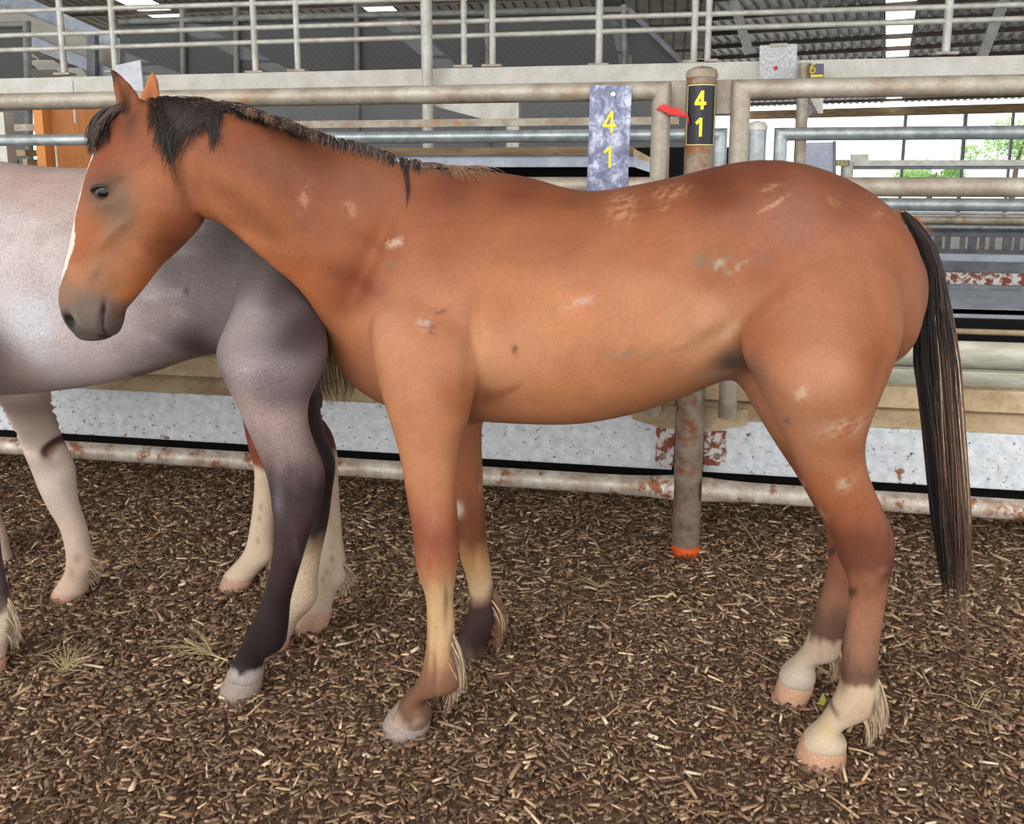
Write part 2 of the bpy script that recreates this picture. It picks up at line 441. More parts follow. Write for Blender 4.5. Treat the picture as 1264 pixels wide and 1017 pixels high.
GLYPH = {'4': [[(.68,0),(.68,1.5)], [(.66,1.46),(.04,.48)], [(0,.46),(1.0,.46)]],
         '1': [[(.6,0),(.6,1.5)], [(.56,1.44),(.18,1.12)]],
         '6': [[(.82,1.46),(.45,1.35),(.14,.95),(.06,.5),(.2,.12),(.5,.02),(.82,.14),(.95,.45),(.8,.78),(.5,.88),(.16,.62)]],
         '0': [[(.5,0),(.12,.3),(.05,.75),(.14,1.2),(.5,1.5),(.86,1.2),(.95,.75),(.88,.3),(.5,0)]],
         '3': [[(.05,1.3),(.4,1.5),(.85,1.35),(.85,1.0),(.45,.8),(.9,.6),(.92,.2),(.5,0),(.05,.15)]]}
def digit(ch, mp, wd):
    """strokes of a numeral as thin raised ribbons; mp(u, v, h) maps glyph space to the surface"""
    mb = MB()
    for k, line_ in enumerate(GLYPH[ch]):
        for (a, b) in zip(line_[:-1], line_[1:]):
            a = Vector(a); b = Vector(b); d = (b-a); L = d.length; d.normalize(); s = Vector((-d.y, d.x))*wd/2
            n = max(1, int(L/.18)); vs = []; e = d*(wd*.25)
            for i in range(n+1):
                p = (a-e) + (d*L+e*2)*(i/n)
                for q in (-1, -.33, .33, 1): vs.append(mp(*(p+s*q), 1+.2*k))
                vs.append(mp(*(p-s), 0)); vs.append(mp(*(p+s), 0))
            fs = []
            for i in range(n):
                o = i*6
                fs += [(o,o+1,o+7,o+6),(o+1,o+2,o+8,o+7),(o+2,o+3,o+9,o+8),(o+4,o,o+6,o+10),(o+3,o+5,o+11,o+9)]
            mb.add(vs, fs)
    return mb

# post 41
PX = xat(849.5, 580, FY); PR = .0485
post = empty('fence_post', (PX, FY, 0), 'rusty round fence post with yellow numerals 4 1 on a black plate', 'post')
ztop = zat(868, 92, FY)
MB().tube([(PX,FY,-.1), (PX,FY,.115), (PX,FY,.118), (PX,FY,ztop)], [PR*1.0,PR*1.0,PR,PR], 24).build('pole', M['post'], post, smooth=True)
MB().tube([(PX,FY,-.02), (PX,FY,.028)], PR*1.02, 24).build('painted_ring', M['orange_paint'], post, smooth=True)
MB().tube([(PX,FY,.155), (PX,FY,.163)], PR*1.03, 24).build('weld_ring', M['post'], post, smooth=True)
MB().tube([(PX,FY,ztop-.012), (PX,FY,ztop), (PX,FY,ztop+.014), (PX,FY,ztop+.024), (PX,FY,ztop+.028)], [PR*1.06,PR*1.07,PR*.98,PR*.5,PR*.05], 24).build('cap', M['pipe'], post, smooth=True)
# curved number plate facing the camera
fa = math.atan2(-PX, FY) * 1.0                       # plate looks toward the yard
z0, z1 = zat(866,180,FY-.05), zat(866,103,FY-.05)
def cyl(u, z, r, c0=0.0):                            # u = arc length from plate centre
    t = u/PR + c0 - math.pi/2
    return Vector((PX + math.cos(t)*r, FY + math.sin(t)*r, z))
def patch(u0, u1, za, zb, r0, r1, n=18):
    mb = MB(); vs = []
    for i in range(n+1):
        u = u0 + (u1-u0)*i/n
        vs += [cyl(u,za,r1), cyl(u,zb,r1), cyl(u,za,r0), cyl(u,zb,r0)]
    fs = []
    for i in range(n):
        o = 4*i; fs += [(o,o+4,o+5,o+1),(o+2,o+3,o+7,o+6),(o,o+2,o+6,o+4),(o+1,o+5,o+7,o+3)]
    fs += [(0,1,3,2), (4*n,4*n+2,4*n+3,4*n+1)]
    return mb.add(vs, fs)
hw = PR*1.12
pl = patch(-hw, hw, z0, z1, PR*.99, PR*1.02).build('number_plate', M['black_vinyl'], post)
ln = MB()
for a in ((-hw*.97,-hw*.93,z0+.004,z1-.004), (hw*.93,hw*.97,z0+.004,z1-.004), (-hw*.97,hw*.97,z0+.002,z0+.005), (-hw*.97,hw*.97,z1-.005,z1-.002)):
    q = patch(a[0],a[1],a[2],a[3],PR*1.01,PR*1.03); ln.add(q.v, q.f)
ln.build('border_line', M['yellow_line'], pl)
for ch, zc in (('4', zat(866,123.5,FY-.05)), ('1', zat(866,157,FY-.05))):
    S = .036
    digit(ch, lambda u, v, h, zc=zc: cyl((u-.5)*S*.86 - .003, zc + (v-.75)*S, PR*(1.015+.02*h)), .30).build('numeral', M['yellow'], pl)

def gate(name, label, xend, side, zt, rails, r, Y, m, zbot=.5):
    """pipe frame gate: top rail with a mitred corner and an end upright"""
    g = empty(name, (xend, Y, .35), label, 'gate')
    far = XL if side < 0 else XR
    MB().tube([(far,Y,zt), (xend+side*r*1.2,Y,zt)], r, 18, cap=False).build('top_rail', m, g, smooth=True)
    mb = MB(); mb.tube([(xend,Y,zbot),(xend,Y,zt-r*1.2)], r, 18, cap=False)
    n = 18; vs = []                                     # mitred corner joint
    for k in range(3):
        for j in range(n):
            a = 2*math.pi*j/n; c, s = math.cos(a)*r, math.sin(a)*r
            if k == 0: vs.append((xend+c, Y+s, zt-r*1.2))
            elif k == 1: vs.append((xend+c, Y+s, zt-side*c))
            else: vs.append((xend+side*r*1.2, Y+s, zt-side*c))
    mb.add(vs, [(k*n+j, k*n+(j+1)%n, (k+1)*n+(j+1)%n, (k+1)*n+j) for k in range(2) for j in range(n)])
    mb.build('end_upright', m, g, smooth=True)
    for (z, rr, mm) in rails:
        MB().tube([(far,Y,z), (xend,Y,z)], rr, 16).build('rail', mm, g, smooth=True)
    return g
ZT = zat(1000,109,FY); R1 = .0315
z2 = zat(1200,231,FY)
gate('pipe_gate', 'dusty pipe gate with mitred corner behind the heads, hung with the blue grey number board', xat(815.5,150,FY), -1, ZT, [(z2, .031, M['pipe'])], R1, FY, M['pipe'])
gate('pipe_gate', 'dusty pipe gate with mitred corner and thick rails behind the bay horse rump', xat(913,150,FY), 1, ZT, [(z2, .031, M['pipe'])], R1, FY, M['pipe'])
hb = MB(); xa, xb = xat(824,120,FY+.1), xat(905,120,FY+.1); za, zb = zat(865,143,FY+.1), zat(865,101,FY+.1)
hb.box(((xa+xb)/2, FY+.08, (za+zb)/2), (xb-xa, .07, zb-za))
hb.build('header_block', M['pipe'], post, bevel=.004)

# low part of the front fence: bottom pipe, galvanised beam, tan boards
low = empty('guard_fence', (PX, FY, 0), 'low fence base with rusty white bottom pipe and speckled galvanised beam along the mulch', 'fence')
zp = zat(1200, 625.5, FY); rp = .0345
for s in (-1, 1):
    pts = [(XL if s < 0 else XR, FY, zp)]; rs = [rp]
    for t, k in ((.30,1.0),(.2,1.03),(.12,1.12),(.07,1.24),(.047,1.28)): pts.append((PX+s*t, FY, zp+(k-1)*.006)); rs.append(rp*k)
    MB().tube(pts, rs, 18).build('bottom_pipe', M['pipe_low'], low, smooth=True)
Yb = 3.03
zb0, zb1 = zat(1200, 601, Yb), zat(1200, 535.5, Yb)
for s in (-1, 1):
    a, b = (XL, PX-.055) if s < 0 else (PX+.055, XR)
    mb = MB(); mb.box(((a+b)/2, Yb+.004, (zb0+zb1)/2), (b-a, .008, zb1-zb0)); mb.box(((a+b)/2, Yb+.04, zb1), (b-a, .08, .008)); mb.box(((a+b)/2, Yb+.04, zb0), (b-a, .08, .008))
    mb.build('galvanised_beam', M['beam'], low, bevel=.003)
for x0, x1, y0, y1 in ((808.5,833,528,575), (868,897,533,574)):
    p, q = at(x0,y1,Yb-.012), at(x1,y0,Yb-.012)
    pp = MB().box(((p.x+q.x)/2, Yb-.006, (p.z+q.z)/2), (q.x-p.x, .012, q.z-p.z)).build('fixing_plate', M['rust_plate'], low, bevel=.002)
    bx = (818 if x0 < 850 else 885); c = at(bx, 563, Yb-.013)
    MB().tube([(c.x, Yb-.012, c.z), (c.x, Yb-.018, c.z)], .013, 12).build('bolt', M['post'], pp)
MB().box(((XL+XR)/2, 3.10, .235), (XR-XL, .03, .13)).build('gap_shade_sheet', M['dark'], low)  # black sheet added behind the gap in place of its shade
yt = [zat(1200, y, 3.10) for y in (481, 508, 510, 528)]
for s in (-1, 1):
    a, b = (XL, PX-.05) if s < 0 else (PX+.05, XR)
    MB().box(((a+b)/2, 3.13, (yt[0]+yt[1])/2), (b-a, .06, yt[0]-yt[1])).build('tan_board', M['ledge'], low, bevel=.003)
    MB().prism([(a, 3.04, zb1+.006), (a, 3.14, yt[1]-.004), (a, 3.14, yt[1]-.03), (a, 3.05, zb1-.004)], (b-a,0,0)).build('ledge', M['ledge'], low)
    # clamp plate with a chamfered lower edge beside the post
    x0 = PX + s*.048; x1 = PX + s*.20; Z1, Z0 = zat(850,503,2.98), zat(850,531,2.98)
    poly = [(x0,2.985,Z1), (x1,2.985,Z1), (x1,2.985,Z0+.028), (x0+s*.04,2.985,Z0), (x0,2.985,Z0)]
    MB().prism(poly, (0,.03,0)).build('clamp_plate', M['ledge'], low)

slg = empty('slatted_gate', at(888,490,3.2), 'grey upright slats behind the bay horse belly beside the numbered post', 'gate')
for x0, x1 in ((869,888),(891,908),(800,806),(812,830),(912,930),(775,793),(420,436),(440,452),(402,412)):
    a, b = at(x0,470,3.2), at(x1,470,3.2); zt, zl = zat(850,455,3.2), zat(850,515,3.2)
    MB().box(((a.x+b.x)/2, 3.2, (zt+zl)/2), (b.x-a.x, .03, zt-zl)).build('slat', M['slat'] if x0 not in (402,420,440) else M['ledge'], slg)
MB().box(((xat(930,470,3.22)+xat(402,470,3.22))/2, 3.225, zat(850,500,3.2)), (xat(930,470,3.22)-xat(402,470,3.22), .02, .04)).build('slat_rail', M['slat'], slg)

# hanging number board on the left gate
nb = MB(); YB = FY - R1 - .006
c = [at(x,y,YB) for x,y in ((728.5,105),(780,106),(774,246),(724,246))]
nb.prism(c, (0,.005,0))
nbo = nb.build('number_board', M['number_board'])
tag(nbo, 'weathered blue grey board with yellow 4 and 1 hanging on gate', 'sign')
b_ = at(757,116.5,YB); MB().tube([(b_.x,YB-.008,b_.z),(b_.x,YB+.002,b_.z)], .008, 12).build('bolt', M['bolt'], nbo)
for ch, px, py, S in (('4', 752.5, 150.5, .044), ('1', 751.3, 194, .044)):
    o = at(px, py, YB)
    digit(ch, lambda u,v,h,o=o: Vector((o.x+(u-.5)*S*.95, YB-.0015*h, o.z+(v-.75)*S)), .2).build('numeral', M['yellow'], nbo)

# red cloth tied between upright and post
top = [(810,134),(815,130),(820,128.5),(826,131),(833,133),(840,135),(846,139),(850,145)]
bot = [(811,136),(817,137),(822,139),(827,142),(834,143),(841,143.5),(848,146),(851,156)]
dy = [0,-.010,-.012,-.004,.01,.012,.0,-.004]
vs = []; n = len(top)
for k in range(n):
    Y = FY - R1 - .004 + dy[k]*.8
    for Yd in (0, .003): vs += [at(*top[k], Y+Yd), at((top[k][0]+bot[k][0])/2,(top[k][1]+bot[k][1])/2, Y+Yd-.004), at(*bot[k], Y+Yd)]
fs = []
for k in range(n-1):
    o = 6*k
    fs += [(o,o+1,o+7,o+6),(o+1,o+2,o+8,o+7),(o+3,o+9,o+10,o+4),(o+4,o+10,o+11,o+5),(o,o+6,o+9,o+3),(o+2,o+5,o+11,o+8)]
tag(MB().add(vs, fs).build('red_rag', M['red'], smooth=True), 'strip of faded red cloth tied to the gate beside the numbered post', 'cloth')

# ------------------------------------------------------------------ second and further rows of pens
def rail(y, Y, r, m, par, name='rail', x=1200, rz=None, xl=XL-1.5, xr=XR+2.5):
    z = zat(x, y, Y)
    return MB().tube([(xl,Y,z),(xr,Y,z)], r, 14, rz=rz).build(name, m, par, smooth=True)
def board(y0, y1, Y, t, m, par, name='board', x=1200, xl=XL-1.5, xr=XR+2.5):
    z1, z0 = zat(x,y0,Y), zat(x,y1,Y)
    return MB().box(((xl+xr)/2, Y+t/2, (z0+z1)/2), (xr-xl, t, z1-z0)).build(name, m, par, bevel=.003)
mid = empty('feed_rail', (PX, 3.5, 0), 'pale oval rail and tan planks just behind the front fence, stained black', 'rail')
rail(438, 3.45, .022, M['oval'], mid, 'oval_rail', rz=.054)
board(459, 480, 3.3, .05, M['oval'], mid, 'plank')
rail(409.5, 3.9, .013, M['ledge'], mid, 'rail')
board(394, 424, 4.25, .04, M['dark'], mid, 'shade_board')  # black board added so the gaps between rails look shaded

Y2 = 4.95; r2 = .036
p2x = xat(934, 180, Y2)
p2 = empty('fence_post', (p2x, Y2, 0), 'shorter galvanised capped post standing behind the bay horse croup', 'post')
zt2 = zat(934, 156, Y2)
MB().tube([(p2x,Y2,-.08),(p2x,Y2,zt2)], .05, 18).build('pole', M['pipe_bright'], p2, smooth=True)
MB().tube([(p2x,Y2,zt2-.02),(p2x,Y2,zt2),(p2x,Y2,zt2+.022),(p2x,Y2,zt2+.03)], [.054,.055,.04,.005], 18).build('cap', M['rail_white'], p2, smooth=True)
zr2 = zat(1050,165,Y2); zr3 = zat(1200,253,Y2)
gate('pipe_gate', 'galvanised pipe gate in the second row, ending left of the capped post', xat(889,185,Y2), -1, zr2, [(zr3, r2, M['pipe_bright'])], r2, Y2, M['pipe_bright'])
gate('pipe_gate', 'galvanised pipe gate in the second row, behind rump and tail', xat(963,185,Y2), 1, zr2, [(zr3, r2, M['pipe_bright'])], r2, Y2, M['pipe_bright'])
r2e = empty('pen_fence', (p2x, Y2+.1, 0), 'second pen row with blue grey steel ledge and white rusty panel', 'fence')
board(381, 393, 5.0, .05, M['steel_blue'], r2e, 'ledge_face', xl=-2.5)
z1 = zat(1200,381,5.0); z3 = zat(1200,358,5.45)
MB().prism([(-2.5,5.0,z1),(-2.5,5.45,z3),(-2.5,5.45,z3-.03),(-2.5,5.0,z1-.03)], (9.4,0,0)).build('ledge_top', M['steel_blue'], r2e)
board(352, 358, 5.46, .04, M['steel_dark'], r2e, 'rail', xl=-2.5)
board(337, 352.5, 5.6, .03, M['rust_plate'], r2e, 'panel', xl=-2.5)
r3e = empty('pen_fence', (p2x, 7.3, 0), 'third pen row with flat grey planks and thin rails far behind', 'fence')
board(314, 323, 6.6, .04, M['steel_blue'], r3e, 'plank', xl=.5); board(323.5, 336.5, 6.5, .04, M['steel_dark'], r3e, 'plank', xl=.5)
rail(264, 7.05, .013, M['pipe_bright'], r3e, xl=.5); rail(272, 7.0, .034, M['pipe'], r3e, xl=.5)
rail(280.5, 8.4, .024, M['pipe_bright'], r3e, xl=.9); board(284, 291, 8.5, .04, M['steel_dark'], r3e, 'plank', xl=.9)
xl3 = xat(1046,203,7.5)
board(197.5, 205, 7.5, .05, M['rail_white'], r3e, 'top_plank', x=1150, xl=xl3, xr=12); board(205, 209, 7.52, .06, M['steel_dark'], r3e, 'top_edge', x=1150, xl=xl3, xr=12)
p = at(1062,194,7.5); MB().box((p.x,7.53,p.z),(.13,.05,.05)).build('hinge_box', M['rail_white'], r3e)
MB().tube([(xl3,7.5,-.08),(xl3,7.5,zat(1040,200,7.5))], .05, 12).build('pole', M['rail_white'], r3e, smooth=True)
s103 = MB(); p = at(1040.5,201,7.42); s103.box((p.x,7.44,p.z),(.11,.01,.05)); s103 = s103.build('pen_sign', M['steel_dark'])
tag(s103, 'tiny dark pen sign with yellow 1 0 3 by third row rail', 'sign')
for k, ch in enumerate('103'):
    digit(ch, lambda u,v,h,k=k: Vector((p.x-.045+k*.031+u*.022, 7.435-.002*h, p.z-.017+v*.022)), .3).build('numeral', M['yellow'], s103)
sf = empty('slatted_fence', (4, 10, 0), 'far slatted grey fence with daylight between its slats', 'fence')
board(289.5, 292.5, 10.0, .05, M['steel_dark'], sf, 'rail', xl=1.5, xr=11); board(308, 313, 10.0, .05, M['steel_dark'], sf, 'rail', xl=1.5, xr=11)
x = 2.6; k = 0
zs1, zs0 = zat(1200,291,10.0), zat(1200,310,10.0)
while x < 9.5:
    w = .05 if k % 3 else .085
    MB().box((x,10.03,(zs0+zs1)/2), (w,.03,zs1-zs0)).build('slat', M['slat'] if k % 2 else M['steel_dark'], sf); x += .10 if k % 4 else .15; k += 1

# brown flat bar, ramp, cabinet and columns on the left
fb = MB(); z = zat(600,151.5,6.3); fb.bar((XL-2,6.3,z),(xat(838,150,6.3),6.3,z),.05,.055)
tag(fb.build('flat_bar', M['pipe']), 'long rusty brown flat bar above the second row rail at left', 'bar')
rmp = empty('loading_ramp', at(640,200,6.2), 'brown topped blue grey ramp with a dark hollow under it', 'ramp')
x0, x1 = xat(470,190,6.2), xat(782,190,6.2)
za, zb, zc, zd = [zat(640,y,6.2) for y in (181.5,191.5,206,225)]
MB().box(((x0+x1)/2,6.5,(za+zb)/2),(x1-x0,.6,za-zb)).build('top_board', M['board_old'], rmp)
MB().box(((x0+x1)/2,6.52,(zb+zc)/2),(x1-x0,.55,zb-zc)).build('side_beam', M['steel_blue'], rmp)
MB().prism([at(782,183,6.2),at(806,196,6.2),at(806,203,6.2),at(782,193,6.2)], (0,.5,0)).build('ramp_tread', M['ledge'], rmp)
MB().prism([at(782,193,6.2),at(806,203,6.2),at(806,214,6.2),at(782,206,6.2)], (0,.5,0)).build('ramp_side', M['steel_blue'], rmp)
MB().box(((x0+x1)/2+.3,6.75,(zc+zd)/2-.3),(x1-x0+.9,.05,zc-zd+.9)).build('hollow_shade', M['dark'], rmp)  # black panel standing in for the shade under the ramp
cab = empty('timber_crate', at(80,200,5.6), 'tall orange timber crate at left behind the roan horse back', 'crate')
a, b, c2 = xat(45,160,5.6), xat(56,160,5.6), xat(122,160,5.6); zt_ = zat(80,127,5.6)
MB().box(((a+b)/2,5.63,zt_/2-.05),(b-a,.1,zt_+.1)).build('corner_post', mat('pale_orange_timber', .7, 0, srgb(222,146,78)), cab)
MB().box(((b+c2)/2,5.9,zt_/2-.05),(c2-b,.5,zt_+.1)).build('panel', M['timber_orange'], cab)
for px, y0, y1 in ((69,180,240),(89,100,152)):
    p, q = at(px,y0,5.55), at(px,y1,5.55); MB().tube([p,(p.x,p.y,q.z)], .008, 8).build('edge_rod', M['rail_white'], cab)
for px, w, yt_, m, lab in ((3,.1,139,'concrete','pale stubby column at far left behind roan back'),):
    p = at(px,yt_,6.0); tag(MB().box((p.x,6.0,p.z/2-.04),(w,.1,p.z+.08)).build('column', M[m]), lab, 'post')
p = at(25,189,6.4); bn = empty('bench', (p.x,6.4,-.08), 'low tan bench by the orange timber crate', 'bench')
MB().box((p.x,6.4,p.z),(.26,.2,.05)).build('seat', M['ledge'], bn)
for s in (-1,1): MB().box((p.x+s*.1,6.4,p.z/2-.05),(.04,.15,p.z)).build('leg', M['ledge'], bn)

# plates and boards up on the walkway
wb = MB().prism([at(x,y,6.93) for x,y in ((141,81),(173,74),(177,112),(150,118))], (0,.02,0)).build('notice_board', M['white_board'])
tag(wb, 'blank tilted white board behind the bay horse ears', 'board')
gp = MB().prism([at(x,y,6.93) for x,y in ((938,56),(984,54),(983,103),(937,104))], (0,.015,0)).build('metal_plate', M['galv_plate'])
tag(gp, 'square mottled white metal plate with a red dot on walkway edge', 'plate')
p = at(957.5,84,6.93); MB().tube([(p.x,6.925,p.z),(p.x,6.93,p.z)], .016, 10).build('red_dot', M['red'], gp)
MB().prism([at(x,y,6.92) for x,y in ((950,54),(972,53),(972,57),(950,58))], (0,.012,0)).build('clip', M['pipe'], gp)
p = at(992,100,6.8); np_ = empty('number_post', (p.x,6.8,-.08), 'round pole carrying the small yellow 6 sign', 'post')
MB().tube([(p.x,6.8,-.08),(p.x,6.8,zat(992,78,6.8))], .043, 14).build('pole', M['pipe'], np_, smooth=True)
ps = MB().prism([at(x,y,6.74) for x,y in ((1000,78.5),(1017,78.5),(1017,95.5),(1000,95.5))], (0,.01,0)).build('number_plate', mat('dull_purple_plate', .5, 0, srgb(104,94,116)), np_)
o = at(1003.2,84.5,6.735)
digit('6', lambda u,v,h: Vector((o.x+(u-.5)*.04, 6.738-.003*h, o.z+(v-.75)*.045)), .24).build('numeral', M['yellow'], ps)
MB().prism([at(x,y,6.73) for x,y in ((1001,92.5),(1016,92),(1016,94.8),(1001,95.3))], (0,.008,0)).build('yellow_bar', M['yellow'], ps)
lb = MB().prism([at(x,y,7.42) for x,y in ((989,176),(1029,175.5),(1029,226),(989,226))], (0,.02,0)).build('panel_board', M['lavender_board'])
tag(lb, 'plain pale lavender panel beyond the bay horse croup', 'board')
MB().prism([at(x,y,7.4) for x,y in ((1029,174),(1032,174),(1032,226),(1029,226))], (0,.03,0)).build('edge_strip', M['steel_dark'], lb)
MB().prism([at(x,y,7.4) for x,y in ((983,175),(989,175),(989,226),(983,226))], (0,.03,0)).build('edge_strip', M['pipe'], lb)
# ------------------------------------------------------------------ horses
def catmull(A, sub):
    A = np.asarray(A, float); n = len(A); out = []
    for i in range(n-1):
        p0 = A[max(i-1,0)]; p1 = A[i]; p2 = A[i+1]; p3 = A[min(i+2,n-1)]
        for k in range(sub):
            t = k/sub
            out.append(.5*((2*p1) + (-p0+p2)*t + (2*p0-5*p1+4*p2-p3)*t*t + (-p0+3*p1-3*p2+p3)*t**3))
    out.append(A[-1]); return np.array(out)

def S(a, b, w, lat=(0,1,0), egg=0.0, n=2.0):
    return [*a, *b, w, *lat, egg, n]
def loft(mb, st, seg=26, sub=4, cap0=None, cap1=None):
    """skin over cross-sections; each one is spanned by two edge points and a half width"""
    A = catmull(st, sub); rings = []
    def ring(r, c_off=None, sc=1.0):
        a, b = r[0:3], r[3:6]; w = r[6]; lat = r[7:10]/np.linalg.norm(r[7:10]); egg, n = r[10], max(1.6, r[11])
        c = (a+b)/2 + (c_off if c_off is not None else 0); h = (a-b)/2
        t = np.linspace(0, 2*np.pi, seg, endpoint=False); co, si = np.cos(t), np.sin(t)
        C = np.sign(co)*np.abs(co)**(2/n); Sn = np.sign(si)*np.abs(si)**(2/n)
        return c + sc*(h[None,:]*C[:,None] + lat[None,:]*(w*Sn*(1-egg*co))[:,None])
    cen = (A[:,0:3]+A[:,3:6])/2
    d0 = cen[0]-cen[1]; d0 /= np.linalg.norm(d0)+1e-9; d1 = cen[-1]-cen[-2]; d1 /= np.linalg.norm(d1)+1e-9
    if cap0:
        for k in (.95, .75, .4): rings.append(ring(A[0], d0*cap0*k, math.sqrt(1-k*k)))
    for r in A: rings.append(ring(r))
    if cap1:
        for k in (.4, .75, .95): rings.append(ring(A[-1], d1*cap1*k, math.sqrt(1-k*k)))
    vs = np.concatenate(rings); q = len(rings); fs = []
    for k in range(q-1):
        for j in range(seg): fs.append((k*seg+j, k*seg+(j+1)%seg, (k+1)*seg+(j+1)%seg, (k+1)*seg+j))
    vs = list(map(tuple, vs)) + [tuple(rings[0].mean(0)), tuple(rings[-1].mean(0))]
    i0, i1 = len(vs)-2, len(vs)-1
    for j in range(seg):
        fs.append((i0, (j+1)%seg, j)); fs.append((i1, (q-1)*seg+j, (q-1)*seg+(j+1)%seg))
    mb.add(vs, fs)

def leg_st(rows):
    """rows: front px, py, back px, py, Y of the leg there, half width"""
    LEGS.append([((r[0]+r[2])/2, (r[1]+r[3])/2, r[4], r[5]) for r in rows])
    return [S(at(r[0],r[1],r[4]), at(r[2],r[3],r[4]), r[5], (0,1,0), 0, 2.15) for r in rows]
LEGS = []                                    # centre lines of the legs of the horse being built
def leg_masks(V):
    D_ = []
    for lg in LEGS:
        C = np.array([at(x, y, Y) for x, y, Y, w in lg]); C = np.concatenate([C[:-1]+(C[1:]-C[:-1])*t for t in (0,.25,.5,.75)]+[C[-1:]])
        D_.append(np.min(np.stack([((V-c)**2).sum(1) for c in C]), 0))
    k = np.argmin(np.stack(D_), 0)
    return [(k == i).astype(float) for i in range(len(LEGS))]

def fuse(mb, voxel, name):
    me = bpy.data.meshes.new(name); me.from_pydata(mb.v, [], mb.f)
    bm = bmesh.new(); bm.from_mesh(me); bmesh.ops.recalc_face_normals(bm, faces=bm.faces); bm.to_mesh(me); bm.free()
    o = bpy.data.objects.new(name, me); COL.objects.link(o)
    md = o.modifiers.new('r', 'REMESH'); md.mode = 'VOXEL'; md.voxel_size = voxel; md.adaptivity = 0
    dg = bpy.context.evaluated_depsgraph_get()
    new = bpy.data.meshes.new_from_object(o.evaluated_get(dg))
    bpy.data.objects.remove(o); bpy.data.meshes.remove(me)
    return new
def get_v(me):
    a = np.empty(len(me.vertices)*3); me.vertices.foreach_get('co', a); return a.reshape(-1,3)
def edges(me):
    e = np.empty(len(me.edges)*2, dtype=np.int64); me.edges.foreach_get('vertices', e); return e.reshape(-1,2)
def laplace(V, E, wt, it, lam=.5):
    n = len(V); deg = np.bincount(E.ravel(), minlength=n).astype(float)
    for _ in range(it):
        acc = np.zeros_like(V)
        for a in range(3):
            acc[:,a] = np.bincount(E[:,0], V[E[:,1],a], n) + np.bincount(E[:,1], V[E[:,0],a], n)
        V = V + (acc/deg[:,None] - V)*(lam*wt)[:,None]
    return V
def normals(me):
    a = np.empty(len(me.vertices)*3); me.vertices.foreach_get('normal', a); return a.reshape(-1,3)

def vnoise(P, f, seed=0):
    """cheap smooth noise from sums of sines"""
    g = np.random.default_rng(seed); out = np.zeros(len(P))
    for k in range(7):
        d = g.normal(size=3); d /= np.linalg.norm(d); out += np.sin(P@d*f*g.uniform(.6,1.6)+g.uniform(0,6.28))
    return out/3.7

def coat_material(name, rough=.58, fleck=0.0):
    m = mat(name, rough, 0, spec=.22)
    at_ = nd(m, 'ShaderNodeAttribute'); at_.attribute_name = 'coat'
    v = coords(m, (1, 1, .35))
    n1 = noise(m, 260, 3, .6, v); n2 = noise(m, 28, 5, .6)
    f = ramp(m, n1, [(.3, (.88,.87,.86)), (.7, (1.08,1.08,1.08))])
    c = mix(m, 1.0, at_.outputs['Color'], f, 'MULTIPLY')
    c = mix(m, .7, c, ramp(m, n2, [(.3, (.86,.84,.83)), (.7, (1.06,1.06,1.06))]), 'MULTIPLY')
    if fleck:
        n3 = noise(m, 330, 2, .7, coords(m, (1,1,.5)))
        c = mix(m, fleck, c, ramp(m, n3, [(.36, (.45,.43,.44)), (.6, (1.25,1.22,1.22))]), 'MULTIPLY')
    base(m, c)
    b = m.node_tree.nodes['Principled BSDF']
    b.inputs['Sheen Weight'].default_value = .02; b.inputs['Sheen Roughness'].default_value = .4
    bump(m, n1, .05, .003)
    return m

